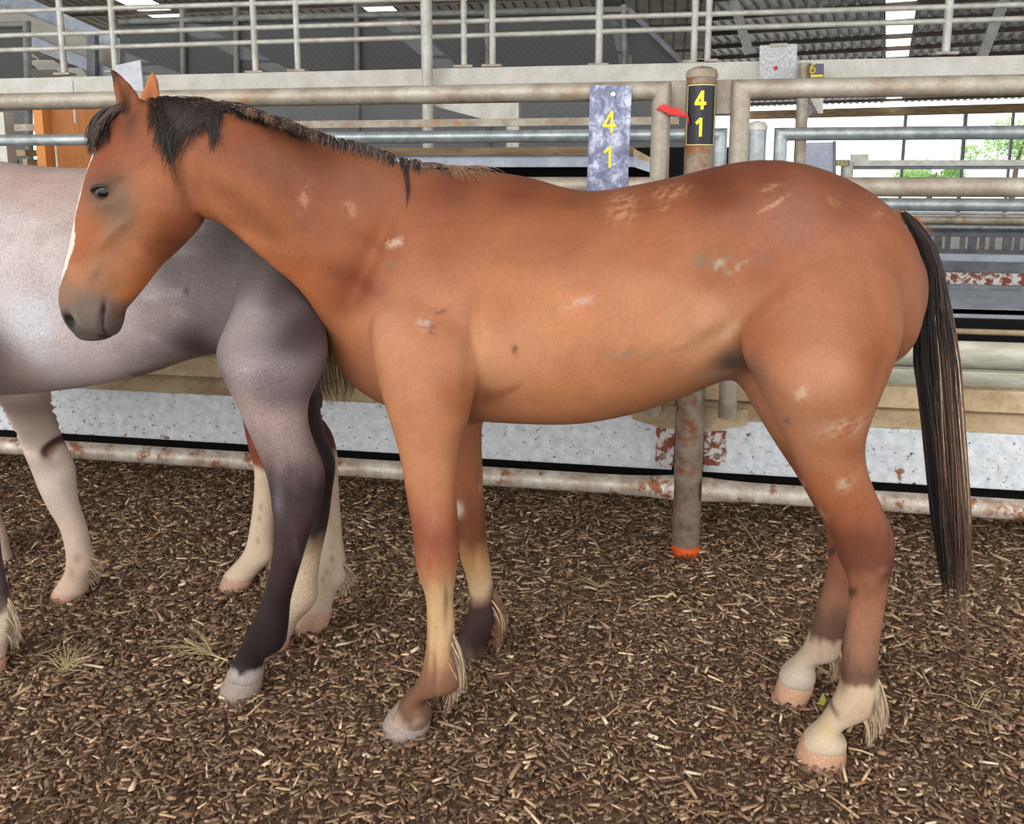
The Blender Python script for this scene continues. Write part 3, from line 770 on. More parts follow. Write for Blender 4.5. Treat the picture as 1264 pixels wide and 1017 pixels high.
BV = [None]
def locate(px, py, Y=None, head=None):
    """point on the skin seen at that spot of the photo, or the plane at depth Y where the skin there is another limb"""
    pl = at(px, py, Y) if head is None else head(px, py)
    d = ray(px, py).normalized(); h = BV[0].ray_cast(CPOS, d)
    if h[0] is None or (head is None and abs(h[0].y - Y) > .13): return pl
    return h[0]
GAIN = [np.array((1/1.42, 1/1.46, 1/1.62))]   # photo tone -> surface colour, per horse
def tc(c): return np.array(srgb(*c))*GAIN[0]
class Paint:
    """soft coat patches, some of them painted light and shade, laid over the body in its own length / height coordinates"""
    def __init__(s, V, basecol): s.V = V; s.C = np.tile(tc(basecol), (len(V),1))
    def spread(s, pts, Y=1.92, power=3.0, head=None):
        """smooth blend between coat tones, shading included, sampled at many spots"""
        W_ = np.zeros(len(s.V)); A = np.zeros((len(s.V),3))
        for px, py, *c in pts:
            p = locate(px, py, Y, head); d2 = (s.V[:,0]-p.x)**2 + (s.V[:,2]-p.z)**2 + .018**2
            w = d2**(-power/2); W_ += w; A += w[:,None]*tc(c)
        return A/W_[:,None]
    def dab(s, px, py, rx, ry, col, k=1.0, Y=1.92, ang=0.0, mask=None, hard=1.0, head=None):
        p = locate(px, py, Y, head); sc = (at(px+10, py, p.y)-at(px, py, p.y)).length/10
        dx = s.V[:,0]-p.x; dz = s.V[:,2]-p.z; a = math.radians(ang); ca, sa = math.cos(a), math.sin(a)
        u = (dx*ca + dz*sa)/(rx*sc); v = (-dx*sa + dz*ca)/(ry*sc)
        w = k*np.clip(np.exp(-(u*u+v*v))*hard, 0, 1)
        if mask is not None: w = w*mask
        s.C += (tc(col)-s.C)*w[:,None]
    def ramp(s, rows, k, mask, wob=.006, streak=.020):
        """leg colour by height: rows of (pixel height, colour), top to bottom, blended in uneven vertical streaks"""
        lg = sorted(LEGS[k], key=lambda r: r[1]); py = [r[1] for r in lg]
        def zz(y):
            x = float(np.interp(y, py, [r[0] for r in lg])); Y = float(np.interp(y, py, [r[2] for r in lg])); w = float(np.interp(y, py, [r[3] for r in lg]))
            return at(x, y, Y-w*.8).z
        zs = np.array([zz(r[0]) for r in rows])[::-1]; cs = np.array([tc(r[1]) for r in rows])[::-1]
        z = s.V[:,2] + wob*vnoise(s.V, 60, 5) + streak*.5*vnoise(s.V*np.array([1,1,.12]), 150, 8) + streak*.3*vnoise(s.V*np.array([1,1,.2]), 330, 9)
        C = np.stack([np.interp(z, zs, cs[:,q]) for q in range(3)], 1)
        w = np.clip((zs[-1]-s.V[:,2])/.05, 0, 1)*mask
        s.C += (C-s.C)*w[:,None]
    def store(s, me):
        a = me.color_attributes.new('coat', 'FLOAT_COLOR', 'POINT')
        d = np.ones((len(s.V),4)); d[:,:3] = np.clip(s.C, .002, .95); a.data.foreach_set('color', d.ravel())

class Sculpt:
    def __init__(s, V, N): s.V = V; s.N = N; s.D = np.zeros(len(V))
    def bump(s, px, py, rx, ry, amp, ang=0.0, Y=1.93, head=None, mask=None, p=2):
        q = locate(px, py, Y, head); sc = (at(px+10, py, q.y)-at(px, py, q.y)).length/10
        dx = s.V[:,0]-q.x; dz = s.V[:,2]-q.z; a = math.radians(ang); ca, sa = math.cos(a), math.sin(a)
        u = (dx*ca + dz*sa)/(rx*sc); v = (-dx*sa + dz*ca)/(ry*sc)
        w = np.exp(-((u*u+v*v)**(p/2)))*np.abs(s.N[:,1])
        if mask is not None: w = w*mask
        s.D += 1.25*amp*w
    def line(s, pts, r, amp, **kw):
        for (x0,y0),(x1,y1) in zip(pts[:-1], pts[1:]):
            L = math.hypot(x1-x0,y1-y0); ang = math.degrees(math.atan2(-(y1-y0), x1-x0))
            s.bump((x0+x1)/2, (y0+y1)/2, L*.55, r, amp, ang, **kw)

def hoof(mb, fr, bk, Y, w0, w1, zb=None):
    """hoof wall: coronet edge points then ground edge points (pixels)"""
    rows = []
    (c0, c1), (g0, g1) = fr, bk
    a0, a1 = at(*c0, Y), at(*c1, Y); b0, b1 = at(*g0, Y), at(*g1, Y)
    ins = S(a0 + (a1-a0)*.2 + Vector((0,0,.004)), a1 - (a1-a0)*.25 + Vector((0,0,.004)), w0*.66)
    st = [ins, S(a0+(a1-a0)*.03, a1-(a1-a0)*.06, w0*.88), S(a0*.66+b0*.34, a1*.66+b1*.34, w0*.7+w1*.3), S(b0*.75+a0*.25, b1*.75+a1*.25, w1*.95), S(b0, b1, w1), S(b0+(b1-b0)*.05-Vector((0,0,.004)), b1-(b1-b0)*.05-Vector((0,0,.004)), w1*.93)]
    loft(mb, st, 26, 3)
    return mb
def hoof_mat(name, c1, c2, cw, wl):
    m = mat(name, .55, 0)
    g = noise(m, 26, 5, .65)
    c = ramp(m, g, [(.35, srgb(*c1)), (.65, srgb(*c2))])
    f = ramp(m, noise(m, 40, 6, .7), [(wl, BW[0]), (wl+.05, BW[1])])
    base(m, mix(m, f, c, srgb(*cw))); bump(m, noise(m, 60, 4), .3, .004)
    return m
M['hoof_grey'] = hoof_mat('grey_hoof', (134,114,104), (166,148,136), (230,222,214), .58)
M['hoof_tan'] = hoof_mat('orange_tan_hoof', (176,122,90), (198,156,126), (224,206,190), .56)
M['hoof_brown'] = hoof_mat('stone_brown_hoof', (136,120,108), (166,150,138), (222,214,208), .63)
M['hoof_pink'] = hoof_mat('pinkish_hoof', (176,128,106), (204,166,142), (226,208,196), .60)
def hair_mat(name, c, rough=.45):
    m = mat(name, rough, 0, spec=.35); n = noise(m, 90, 2)
    base(m, ramp(m, n, [(.3, srgb(*[x*.75 for x in c])), (.7, srgb(*[min(255, x*1.12) for x in c]))])); return m
H = {'black': hair_mat('black_hair', (38,32,32)), 'dark': hair_mat('dark_brown_hair', (66,52,46)), 'mid': hair_mat('brown_hair', (116,88,70)),
     'light': hair_mat('light_brown_hair', (150,118,92)), 'blond': hair_mat('cream_hair', (228,204,170)), 'straw': hair_mat('straw_blond_hair', (178,152,104)), 'rust': hair_mat('rusty_hair', (170,104,64))}
def eye_mat():
    return mat('dark_eye', .12, 0, srgb(20,15,17), .5)
M['eye'] = eye_mat()
M['eyelid'] = mat('dark_eyelid', .55, 0, srgb(52,40,36))

G = random.Random(11)
def jit(p, s): return Vector((p[0]+G.gauss(0,s), p[1]+G.gauss(0,s), p[2]+G.gauss(0,s)))

def finish_body(mb, voxel, parent, name, sm=8, wfun=None, cz=.55):
    me = fuse(mb, voxel, name); V = get_v(me); E = edges(me)
    wt = np.ones(len(V)) if wfun is None else wfun(V)
    V = laplace(V, E, np.clip((V[:,2]-cz)/.12, 0, 1)*(wt > .9), 90)
    V = laplace(V, E, wt, sm); me.vertices.foreach_set('co', V.ravel()); me.update()
    BV[0] = BVHTree.FromPolygons([tuple(v) for v in V], [tuple(p.vertices) for p in me.polygons])
    return me, V, E, normals(me)
def link_body(me, V, parent, m, name='body'):
    off = np.array(parent_origin(parent)); me.vertices.foreach_set('co', (V-off).ravel()); me.update()
    me.polygons.foreach_set('use_smooth', [True]*len(me.polygons)); me.materials.clear(); me.materials.append(m); me.name = name
    o = bpy.data.objects.new(name, me); COL.objects.link(o); o.parent = parent; return o

LEGS.clear()
# ================================================================== the bay horse
BY = 2.115
bay = empty('horse', (-.12, BY, 0), 'bay horse with thin white blaze standing side on in front, black tail hanging', 'horse')
HYAW, HX, HY = math.radians(17), at(200,170,1.80).x, 1.80
def hd(px, py): return at(px, py, HY, HYAW, HX)
HL = Vector((-math.sin(HYAW), math.cos(HYAW), 0))
def hdo(px, py, off): return at(px, py, HY+HL.y*off, HYAW, HX+HL.x*off)
mb = MB()
# trunk
T = [(414,338,428,.075),(432,288,464,.125),(470,244,494,.158),(520,218,510,.172),(580,209,516,.184),(650,217,520,.200),(720,235,519,.208),
     (790,226,505,.212),(850,213,484,.212),(900,201,462,.208),(950,196,446,.205),(1000,203,440,.203),(1050,222,448,.190),(1090,248,450,.168),(1118,280,430,.135),(1131,312,396,.080)]
loft(mb, [S(at(x,t,BY), at(x,b,BY), w, (0,1,0), .16 if 480 < x < 880 else .06, 2.15) for x,t,b,w in T], 40, 4, .035, .022)
# neck
NK = [(172,140,228,222,1.805,.052),(212,126,252,264,1.815,.066),(258,127,284,284,1.84,.070),(320,144,335,330,1.895,.078),(388,168,378,366,1.98,.096),(450,184,408,410,2.06,.125),(510,203,432,455,2.11,.150),(560,209,470,490,2.115,.155)]
loft(mb, [S(at(a,b,Y), at(c,d,Y), w, (0,1,0), .12, 2.1) for a,b,c,d,Y,w in NK], 32, 5, .03, .03)
# head
HDS = [(158,126,214,146,.050,2.0),(140,138,236,176,.074,2.2),(124,168,247,208,.088,2.3),(113,198,251,240,.097,2.4),(103.5,227,249,266,.098,2.4),(96,254,240,286,.086,2.4),(89.5,283,222,307,.072,2.3),(83,312,200,328,.060,2.2),
       (76.5,341,181,353,.052,2.2),(73,366,163,374,.049,2.3),(77,387,152,389,.051,2.4),(83.5,401,151,402,.047,2.3),(93,413,141,412,.032,2.1)]
loft(mb, [S(hd(a,b), hd(c,d), w, HL, .30 if b < 330 else .12, n-.15) for a,b,c,d,w,n in HDS], 34, 5, .02, .016)
# lower lip and chin
loft(mb, [S(hd(140,388), hd(156,385), .022, HL), S(hd(130,402), hd(152,398), .030, HL), S(hd(127,411), hd(148,409), .026, HL)], 18, 3, .01, .01)
# ears: flat leaf shapes
def ear(mb, pts, off, tw):
    st = []
    for (x0,y0,x1,y1,th) in pts:
        a, b = hdo(x0,y0,off), hdo(x1,y1,off)
        st.append(S(a, b, th, HL*math.cos(tw)+Vector((math.cos(HYAW),math.sin(HYAW),0))*math.sin(tw), 0, 2.0))
    loft(mb, st, 20, 4, .006, .003)
ear(mb, [(152,164,180,156,.017),(148,146,179,142,.018),(144,126,174,126,.015),(140.5,108,166,110,.012),(138,95,154,97,.009),(136.5,86,142,87,.006)], -.045, .5)
ear(mb, [(168,146,196,144,.016),(169,130,198,130,.016),(173,118,198,118,.014),(178,106,197,106,.011),(182,97,194,97,.009),(186,90,191,90,.006)], .05, -.3)
# legs
nf = gr(503, 911); ff = gr(592, 815); nh = gr(1012, 945); fh = gr(980, 867)
print('HOOF Y bay', nf.y, ff.y, nh.y, fh.y)
Ynf, Yff, Ynh, Yfh = nf.y+.035, ff.y+.02, nh.y+.03, fh.y+.02
def lerp(a, b, t): return a+(b-a)*t
NF = [(470,350,555,350,.06,.04),(460,405,586,412,.094,.078),(466,460,590,462,.112,.084),(479,510,582,512,.125,.074),(490.5,548,569,548,.13,.064),(500,597,563.5,597,.14,.054),(508,640,564.5,640,.148,.047),
      (513,676,566.5,678,.152,.047),(518,705,563,708,.155,.045),(526,735,559.5,735,.158,.034),(527.5,770,561,770,.16,.030),(526,800,563,802,.165,.031),(521,824,566,826,.168,.036),(512,845,567,848,.17,.038),(499,858,533,858,.17,.030),(489,869,522,870,.17,.034),(481,881,532,883,.17,.045),(478,890,530,893,.17,.044)]
loft(mb, leg_st([(a,b,c,d,BY-o*(BY-Ynf)/.17,w) for a,b,c,d,o,w in NF]), 24, 4, .03, None)
FF = [(530,350,590,360,.07,.04),(528,440,606,460,.12,.082),(535,505,597,510,.125,.064),(545,548,595,550,.135,.056),(551,597,596,597,.14,.048),(560,640,599,642,.148,.042),(566,668,600,668,.15,.043),(570,692,604,692,.152,.036),
      (576,712,607,712,.155,.029),(579,735,609.5,735,.16,.028),(578,754,613,756,.163,.034),(572,770,611,774,.165,.035),(566,784,602,790,.165,.034),(562,796,596,806,.165,.041),(560,803,592,812,.165,.040)]
loft(mb, leg_st([(a,b,c,d,BY+o*(Yff-BY)/.165,w) for a,b,c,d,o,w in FF]), 24, 4, .03, None)
NH = [(950,290,1090,290,.05,.05),(945,345,1112,350,.062,.094),(916,400,1118,404,.085,.102),(914,438,1108,440,.099,.102),(934,474,1093,476,.106,.094),(950,508,1080,509,.104,.084),(968,542,1069,542,.102,.072),(980,571,1071,574,.10,.062),(997,608,1082,605,.098,.055),
      (1013,637,1094,634,.096,.052),(1027,664,1104,660,.095,.049),(1036,692,1102.5,690,.095,.046),(1045,712,1097,712,.095,.041),(1048,737,1094,737,.095,.036),(1045,767,1089,767,.095,.034),(1041,800,1085,800,.095,.034),(1037,826,1084,828,.095,.037),(1035,848,1089,856,.095,.040),(1024,871,1074,880,.095,.037),(1012,888,1044,894,.095,.031),(1001,900,1037,904,.095,.036),(992,909,1045,913,.095,.046),(988,917,1044,922,.095,.045)]
loft(mb, leg_st([(a,b,c,d,BY-o*(BY-Ynh)/.095,w) for a,b,c,d,o,w in NH]), 28, 4, .03, None)
FH = [(940,300,1080,310,.05,.05),(900,390,1090,410,.105,.10),(900,452,1075,460,.108,.09),(918,485,1060,492,.11,.08),(938,520,1050,525,.11,.07),(958,552,1048,556,.11,.06),(983,588,1052,590,.11,.052),(1003,622,1062,620,.115,.047),(1016,646,1072,644,.115,.045),(1022,676,1072,676,.115,.043),
      (1021,702,1066,702,.115,.038),(1015,730,1060,730,.115,.032),(1006,758,1050,760,.115,.031),(997,785,1040,788,.115,.034),(988,803,1034,810,.115,.036),(977,814,1008,818,.115,.030),(965,826,1007,836,.115,.042),(960,838,1003,846,.115,.041)]
loft(mb, leg_st([(a,b,c,d,BY+o*(Yfh-BY)/.115,w) for a,b,c,d,o,w in FH]), 24, 4, .03, None)
# sheath
loft(mb, [S(at(850,470,BY), at(850,488,BY), .03), S(at(880,452,BY), at(882,474,BY), .045), S(at(915,440,BY), at(915,462,BY), .045)], 18, 4, .02, .02)

hxm = at(262,270,1.82).x
def wf(V):
    w = np.ones(len(V)); head = V[:,0] < hxm; w[head] = .35
    w[(head) & (V[:,2] > at(150,128,1.76).z)] = .12
    w[V[:,2] < .42] = .3; w[V[:,2] < .2] = .12
    return w
me, V, E, N = finish_body(mb, .0048, bay, 'bay_body', 10, wf)
headm = 1/(1+np.exp((V[:,0]-hxm)/.012)); bodym = 1-headm
lowm = V[:,2] < at(600,520,BY).z
sc = Sculpt(V, N)
B_ = dict(mask=bodym)
sc.bump(520,430,55,45,.012,30,**B_); sc.bump(450,420,40,45,.008,**B_)            # triceps, point of shoulder
sc.line([(585,360),(583,430),(588,505)],9,-.009,**B_); sc.line([(480,270),(455,320),(430,375)],12,-.009,**B_)
sc.line([(500,260),(470,340),(450,400)],14,.006,**B_); sc.line([(285,275),(330,300),(385,368)],10,-.004,**B_)
sc.line([(262,205),(310,250),(370,310)],13,-.007,**B_); sc.line([(250,150),(330,185),(420,225)],26,.005,**B_)
sc.bump(880,345,48,55,-.012,**B_); sc.bump(905,262,26,20,.009,**B_); sc.bump(945,455,34,40,.012,**B_)
sc.line([(1072,330),(1082,400),(1062,470)],11,-.006,**B_); sc.line([(905,420),(925,470),(955,530)],9,.003,**B_)
sc.bump(1000,360,70,70,.006,**B_); sc.bump(880,420,30,16,-.010,35,**B_); sc.bump(660,400,90,70,.004,**B_)
for k in range(7): sc.line([(620+34*k,330+4*k),(632+36*k,420),(628+34*k,470-6*k)],6,.0016,**B_)
sc.bump(1090,656,9,16,.006,0,Y=2.0,**B_); sc.line([(1076,590),(1080,618),(1082,642)],5,-.008,Y=2.0,**B_); sc.bump(1056,676,13,16,.006,0,Y=2.0,**B_); sc.bump(1076,684,7,10,-.004,0,Y=2.0,**B_); sc.bump(540,664,18,22,.006,0,Y=1.95,**B_); sc.bump(556,664,4,22,-.004,0,Y=1.95,**B_); sc.bump(528,712,8,8,-.003,0,Y=1.95,**B_); sc.bump(548,838,12,9,.005,0,Y=1.95,**B_); sc.bump(1064,852,12,10,.005,0,Y=2.0,**B_); sc.line([(520,540),(530,600),(534,640)],5,-.003,Y=1.93,**B_)
sc.line([(552,735),(554,775),(556,805)],3.5,-.006,Y=1.93,**B_); sc.line([(1078,745),(1074,790),(1070,825)],3.5,-.006,Y=2.0,**B_)
Hm = dict(head=hd, mask=headm)
sc.bump(205,248,36,40,.010,0,p=5,**Hm); sc.line([(160,270),(135,290),(118,308)],6,.005,**Hm)
sc.bump(128,226,16,7,.008,15,**Hm); sc.bump(128,240,12,9,-.006,0,**Hm); sc.bump(148,212,12,9,-.005,0,**Hm); sc.bump(128,252,18,6,.004,20,**Hm)
sc.bump(95,330,14,30,-.005,15,**Hm); sc.bump(150,340,20,26,-.005,40,**Hm)
sc.bump(86,396,5.5,8.5,-.013,25,**Hm); sc.bump(94,392,6,11,.005,25,**Hm); sc.bump(80,388,5,8,.003,25,**Hm)
sc.line([(130,377),(126,392),(123,414)],2.2,-.006,**Hm); sc.bump(150,384,9,5,-.004,40,**Hm)
sc.line([(156,140),(157,120),(150,102)],5,-.010,**Hm)
V = V + N*sc.D[:,None]; V = laplace(V, E, np.full(len(V), .5), 2)
me.vertices.foreach_set('co', V.ravel()); me.update(); N = normals(me)

BV[0] = BVHTree.FromPolygons([tuple(v) for v in V], [tuple(p.vertices) for p in me.polygons])
P = Paint(V, (200,138,100)); hm, bm_ = headm, bodym
near = (V[:,1] < BY).astype(float); far = 1-near
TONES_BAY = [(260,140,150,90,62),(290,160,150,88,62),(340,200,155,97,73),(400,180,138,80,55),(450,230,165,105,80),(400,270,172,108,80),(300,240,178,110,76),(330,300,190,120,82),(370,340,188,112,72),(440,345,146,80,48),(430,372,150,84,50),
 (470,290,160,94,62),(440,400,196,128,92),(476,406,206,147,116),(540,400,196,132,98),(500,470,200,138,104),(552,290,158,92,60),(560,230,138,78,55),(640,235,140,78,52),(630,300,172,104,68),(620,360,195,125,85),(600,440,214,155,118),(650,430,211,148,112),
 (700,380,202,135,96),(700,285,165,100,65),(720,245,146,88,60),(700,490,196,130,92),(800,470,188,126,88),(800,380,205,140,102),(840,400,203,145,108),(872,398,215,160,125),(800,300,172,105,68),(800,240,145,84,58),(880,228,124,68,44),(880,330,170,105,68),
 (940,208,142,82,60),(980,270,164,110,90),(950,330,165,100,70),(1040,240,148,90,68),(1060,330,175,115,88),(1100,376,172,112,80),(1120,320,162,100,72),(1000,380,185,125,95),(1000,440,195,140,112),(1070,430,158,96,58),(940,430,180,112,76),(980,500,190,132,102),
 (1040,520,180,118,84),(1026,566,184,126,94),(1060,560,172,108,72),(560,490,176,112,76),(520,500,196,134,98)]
P.C = P.spread(TONES_BAY)*(1+.05*vnoise(V,17,1)+.04*vnoise(V,48,2))[:,None]  # coat tones, with shaded topline and lit flank partly in the colour
def D(*a, **k): k.setdefault('mask', bm_); P.dab(*a, **k)
D(440,345,11,44,(124,62,34),.75,ang=65); D(425,372,15,26,(138,74,42),.65); D(462,300,9,30,(136,74,44),.5,ang=60); D(596,455,8,60,(222,166,124),.45)  # shoulder groove shaded and band behind the elbow lightened in colour
for x,y in ((300,258),(325,282),(280,238)): D(x,y,24,10,(140,80,46),.6,ang=-40)
D(1062,430,18,56,(146,84,48),.45,ang=-25); D(606,492,26,10,(136,86,58),.5)
for x,y in ((560,222),(640,240),(700,250),(850,225),(880,226),(910,215)): D(x,y,24,7,(112,60,44),.4)
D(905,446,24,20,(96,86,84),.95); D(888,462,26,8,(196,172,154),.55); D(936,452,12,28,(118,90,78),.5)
D(901,408,8,14,(226,190,160),.6,ang=-30)
LM = [m*bm_ for m in leg_masks(V)]
P.ramp([(540,(200,140,104)),(600,(196,132,96)),(640,(166,98,70)),(668,(150,86,62)),(692,(172,106,76)),(712,(196,140,100)),(730,(222,184,140)),(790,(226,190,148)),(815,(196,150,112)),(832,(156,112,86)),(852,(138,98,76)),(882,(122,86,70)),(892,(190,166,148)),(904,(222,208,196))], 0, LM[0])
P.ramp([(520,(176,112,78)),(600,(172,108,76)),(640,(138,84,58)),(668,(132,80,58)),(690,(206,156,108)),(728,(222,190,156)),(739,(150,120,104)),(748,(76,58,54)),(800,(70,52,50)),(812,(110,90,84))], 1, LM[1])
P.ramp([(560,(184,126,94)),(600,(178,112,76)),(636,(158,94,66)),(668,(126,74,56)),(700,(122,72,56)),(716,(160,104,80)),(760,(178,124,98)),(800,(164,120,98)),(830,(120,88,74)),(842,(130,100,84)),(850,(226,200,174)),(880,(222,196,172)),(910,(232,212,188))], 2, LM[2])
P.ramp([(540,(160,104,74)),(600,(150,92,66)),(690,(150,96,72)),(740,(164,116,92)),(765,(120,88,74)),(785,(112,82,70)),(793,(206,182,160)),(820,(214,194,176)),(840,(220,206,194))], 3, LM[3])
def L(*a, side=None, **k): P.dab(*a, mask=bm_*side*lowm, **k)
nf_, ff_, nh_, fh_ = LM
L(536,640,12,16,(196,134,106),.5,side=nf_,Y=1.93); L(538,690,8,16,(206,150,124),.5,side=nf_,Y=1.93); L(522,668,6,26,(128,72,50),.5,side=nf_,Y=1.93)
L(546,775,2.5,44,(146,104,84),.7,side=nf_,Y=1.93); L(556,800,2.2,34,(122,88,74),.8,side=nf_,Y=1.93); L(551,738,2.2,24,(110,80,68),.7,side=nf_,Y=1.93); L(545,846,18,7,(96,70,60),.8,side=nf_,Y=1.93,ang=25); L(488,868,5,12,(240,230,220),.9,side=nf_,Y=1.93,ang=-30); L(524,868,8,10,(176,134,104),.6,side=nf_,Y=1.93)
L(586,772,7,6,(130,104,98),.35,side=ff_,Y=2.24); L(581,604,5,8,(224,208,192),.9,side=ff_,Y=2.24,hard=1.6)
L(1088,668,14,18,(98,58,48),.6,side=nh_,Y=1.98); L(1070,668,6,5,(170,124,104),.5,side=nh_,Y=1.98); L(1086,714,10,12,(104,62,50),.5,side=nh_,Y=1.98); L(1032,680,1.8,9,(70,48,40),.4,side=nh_,Y=1.98,ang=-15)
L(1083,790,3.5,40,(216,180,150),.7,side=nh_,Y=1.98); L(1074,806,2.6,30,(92,68,60),.8,side=nh_,Y=1.98); L(1062,830,2.6,16,(104,78,68),.8,side=nh_,Y=1.98); L(1042,838,4,16,(92,70,62),.7,side=nh_,Y=1.98); L(1028,874,4,9,(110,72,58),.8,side=nh_,Y=1.98,ang=40); L(1016,898,10,8,(226,196,134),.6,side=nh_,Y=1.98); L(1062,880,3,10,(206,160,140),.6,side=nh_,Y=1.98)
# scuffs of dried mud
scuff = np.clip(.55+.8*vnoise(V,260,3)+.6*vnoise(V,520,4), 0, 1)
for x,y,rx,ry,c,a in ((768,257,13,14,(196,146,114),0),(828,237,16,6,(192,140,108),12),(818,256,5,3,(190,140,110),0),(712,376,14,4,(206,176,164),25),(696,380,5,3,(204,172,150),0),(523,399,6,5,(214,188,182),0),(534,408,3,6,(132,92,84),20),(541,384,7,2.5,(140,92,66),0),(892,325,12,8,(150,128,112),0),(889,328,5,6,(206,180,152),30),(862,322,8,7,(150,118,96),0),(912,330,9,2.5,(206,180,160),35),
     (940,318,8,6,(142,110,96),0),(955,252,18,2,(206,158,126),33),(950,232,10,3,(196,142,116),10),(790,436,32,3.5,(166,134,114),8),(1028,505,20,8,(214,176,154),15),(1043,598,8,7,(212,178,156),30),(975,463,5,7,(214,180,160),0),(971,520,6,4,(120,94,96),20),(485,299,8,4,(220,184,164),20),(495,297,4,3,(222,188,168),30),(432,258,4,7,(204,154,128),10),(375,245,3,12,(206,156,128),-10),(1005,625,6,8,(208,160,132),0),(636,433,3,5,(96,70,56),0),(480,325,3,8,(150,110,90),30),(1030,250,9,3,(196,140,112),-40),(1085,262,8,4,(196,140,112),10)):
    D(x,y,rx*1.25,ry*1.25,c,.8,ang=a,hard=1.6,mask=bm_*scuff)
for k in range(6): D(600+7*k,490-2*k,2.5,12,(128,80,50),.5,ang=-20-6*k)
L(582,604,6,8,(220,206,190),.9,side=far,Y=2.22,hard=1.6); L(1028,680,2,9,(70,48,40),.8,side=near,Y=1.98,ang=-15,hard=1.4)
# head
def F(*a, **k): P.dab(*a, head=hd, mask=hm, **k)
HT = [(165,175,150,84,54),(150,160,150,86,56),(130,195,150,80,52),(140,215,140,80,54),(120,205,146,80,52),(170,215,170,104,68),(205,250,172,108,78),(215,280,165,98,66),(240,280,150,84,52),(190,220,178,112,76),(225,215,176,108,72),(180,280,182,118,82),(150,265,150,112,86),(140,285,156,116,88),
 (110,285,176,100,56),(100,310,176,98,52),(165,310,186,124,90),(195,310,140,76,42),(215,300,128,68,38),(150,330,190,132,98),(120,330,178,126,94),(95,340,186,126,88),(175,345,190,112,60),(160,362,196,120,66),(140,352,160,112,80),(85,360,150,112,88),(105,372,120,104,96),(130,376,116,104,98),(90,388,110,98,94),(110,398,114,106,104),(100,412,96,88,88),(140,400,100,92,92)]
HC = P.spread(HT, head=hd); P.C += (HC-P.C)*hm[:,None]
F(130,238,24,16,(84,66,58),.85); F(150,240,22,22,(138,110,90),.55); F(140,262,20,14,(120,98,82),.6); F(138,224,16,4,(70,52,46),.5,ang=15)
F(140,300,9,12,(150,98,74),.5,ang=-20); F(118,338,5,13,(122,92,76),.6,ang=-35)
F(86,396,5,9,(34,28,30),1,ang=25,hard=1.7); F(95,396,3,10,(150,138,134),.5,ang=25); F(127,394,1.7,19,(38,32,32),1,ang=-8,hard=1.5); F(127,415,5,3,(30,26,28),.9); F(150,388,7,3,(120,74,48),.5,ang=40)
F(205,172,6,30,(120,70,46),.4,ang=-10); F(175,200,22,4,(130,74,46),.45,ang=40)
F(162,150,9,20,(92,50,32),.8); F(157,128,6,26,(70,38,26),.7,ang=-8); F(140,92,5,12,(52,36,30),.9)
fe = V[:,2] > at(150,142,1.76).z
farear = (((V-np.array(hd(170,120)))@np.array(HL)) > .02) & fe & (hm > .5)
P.C[farear] = tc((204,128,84))
# blaze: midline band down the face
lat = (V-np.array(hd(100,280)))@np.array(HL); fwd = (V-np.array(hd(100,280)))@np.array((math.cos(HYAW),math.sin(HYAW),0))
zt_b, zb_b = hd(117,190).z, hd(73,357).z
bw = np.interp(V[:,2], [zb_b, zb_b+.06, zb_b+.14, zt_b], [.012,.022,.024,.028]) + .003*np.sin(V[:,2]*70)
bl = (np.abs(lat) < bw) & (V[:,2] < zt_b) & (V[:,2] > zb_b) & (hm > .5) & ((N@np.array((math.cos(HYAW),math.sin(HYAW),0))) < -.1)
P.C[bl] = tc((250,240,232))
P.store(me)
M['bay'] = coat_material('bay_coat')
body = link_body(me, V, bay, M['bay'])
BVH = BVHTree.FromPolygons([tuple(v) for v in V], [tuple(p.vertices) for p in me.polygons])
def skin(px, py, lift=.005, dflt=None):
    d = ray(px, py).normalized(); h = BVH.ray_cast(CPOS, d)
    if h[0] is None: return None
    return h[0] - d*lift
def mirror(p): return p - HL*(2*(p - hd(150,200)).dot(HL))

def hoof_obj(par, c, g, Y, w0, w1, m):
    return hoof(MB(), c, g, Y, w0, w1).build('hoof', m, par, smooth=True)
hoof_obj(bay, ((480,877),(532.5,880)), ((466,905),(528,911)), Ynf, .044, .056, M['hoof_grey'])
hoof_obj(bay, ((561,795),(595.5,806)), ((556,818),(588,821)), Yff, .040, .047, M['hoof_grey'])
hoof_obj(bay, ((991,908),(1045,912)), ((978,940),(1044,944)), Ynh, .044, .054, M['hoof_tan'])
hoof_obj(bay, ((962,834),(1007,843)), ((954.5,860),(997,864)), Yfh, .041, .049, M['hoof_tan'])

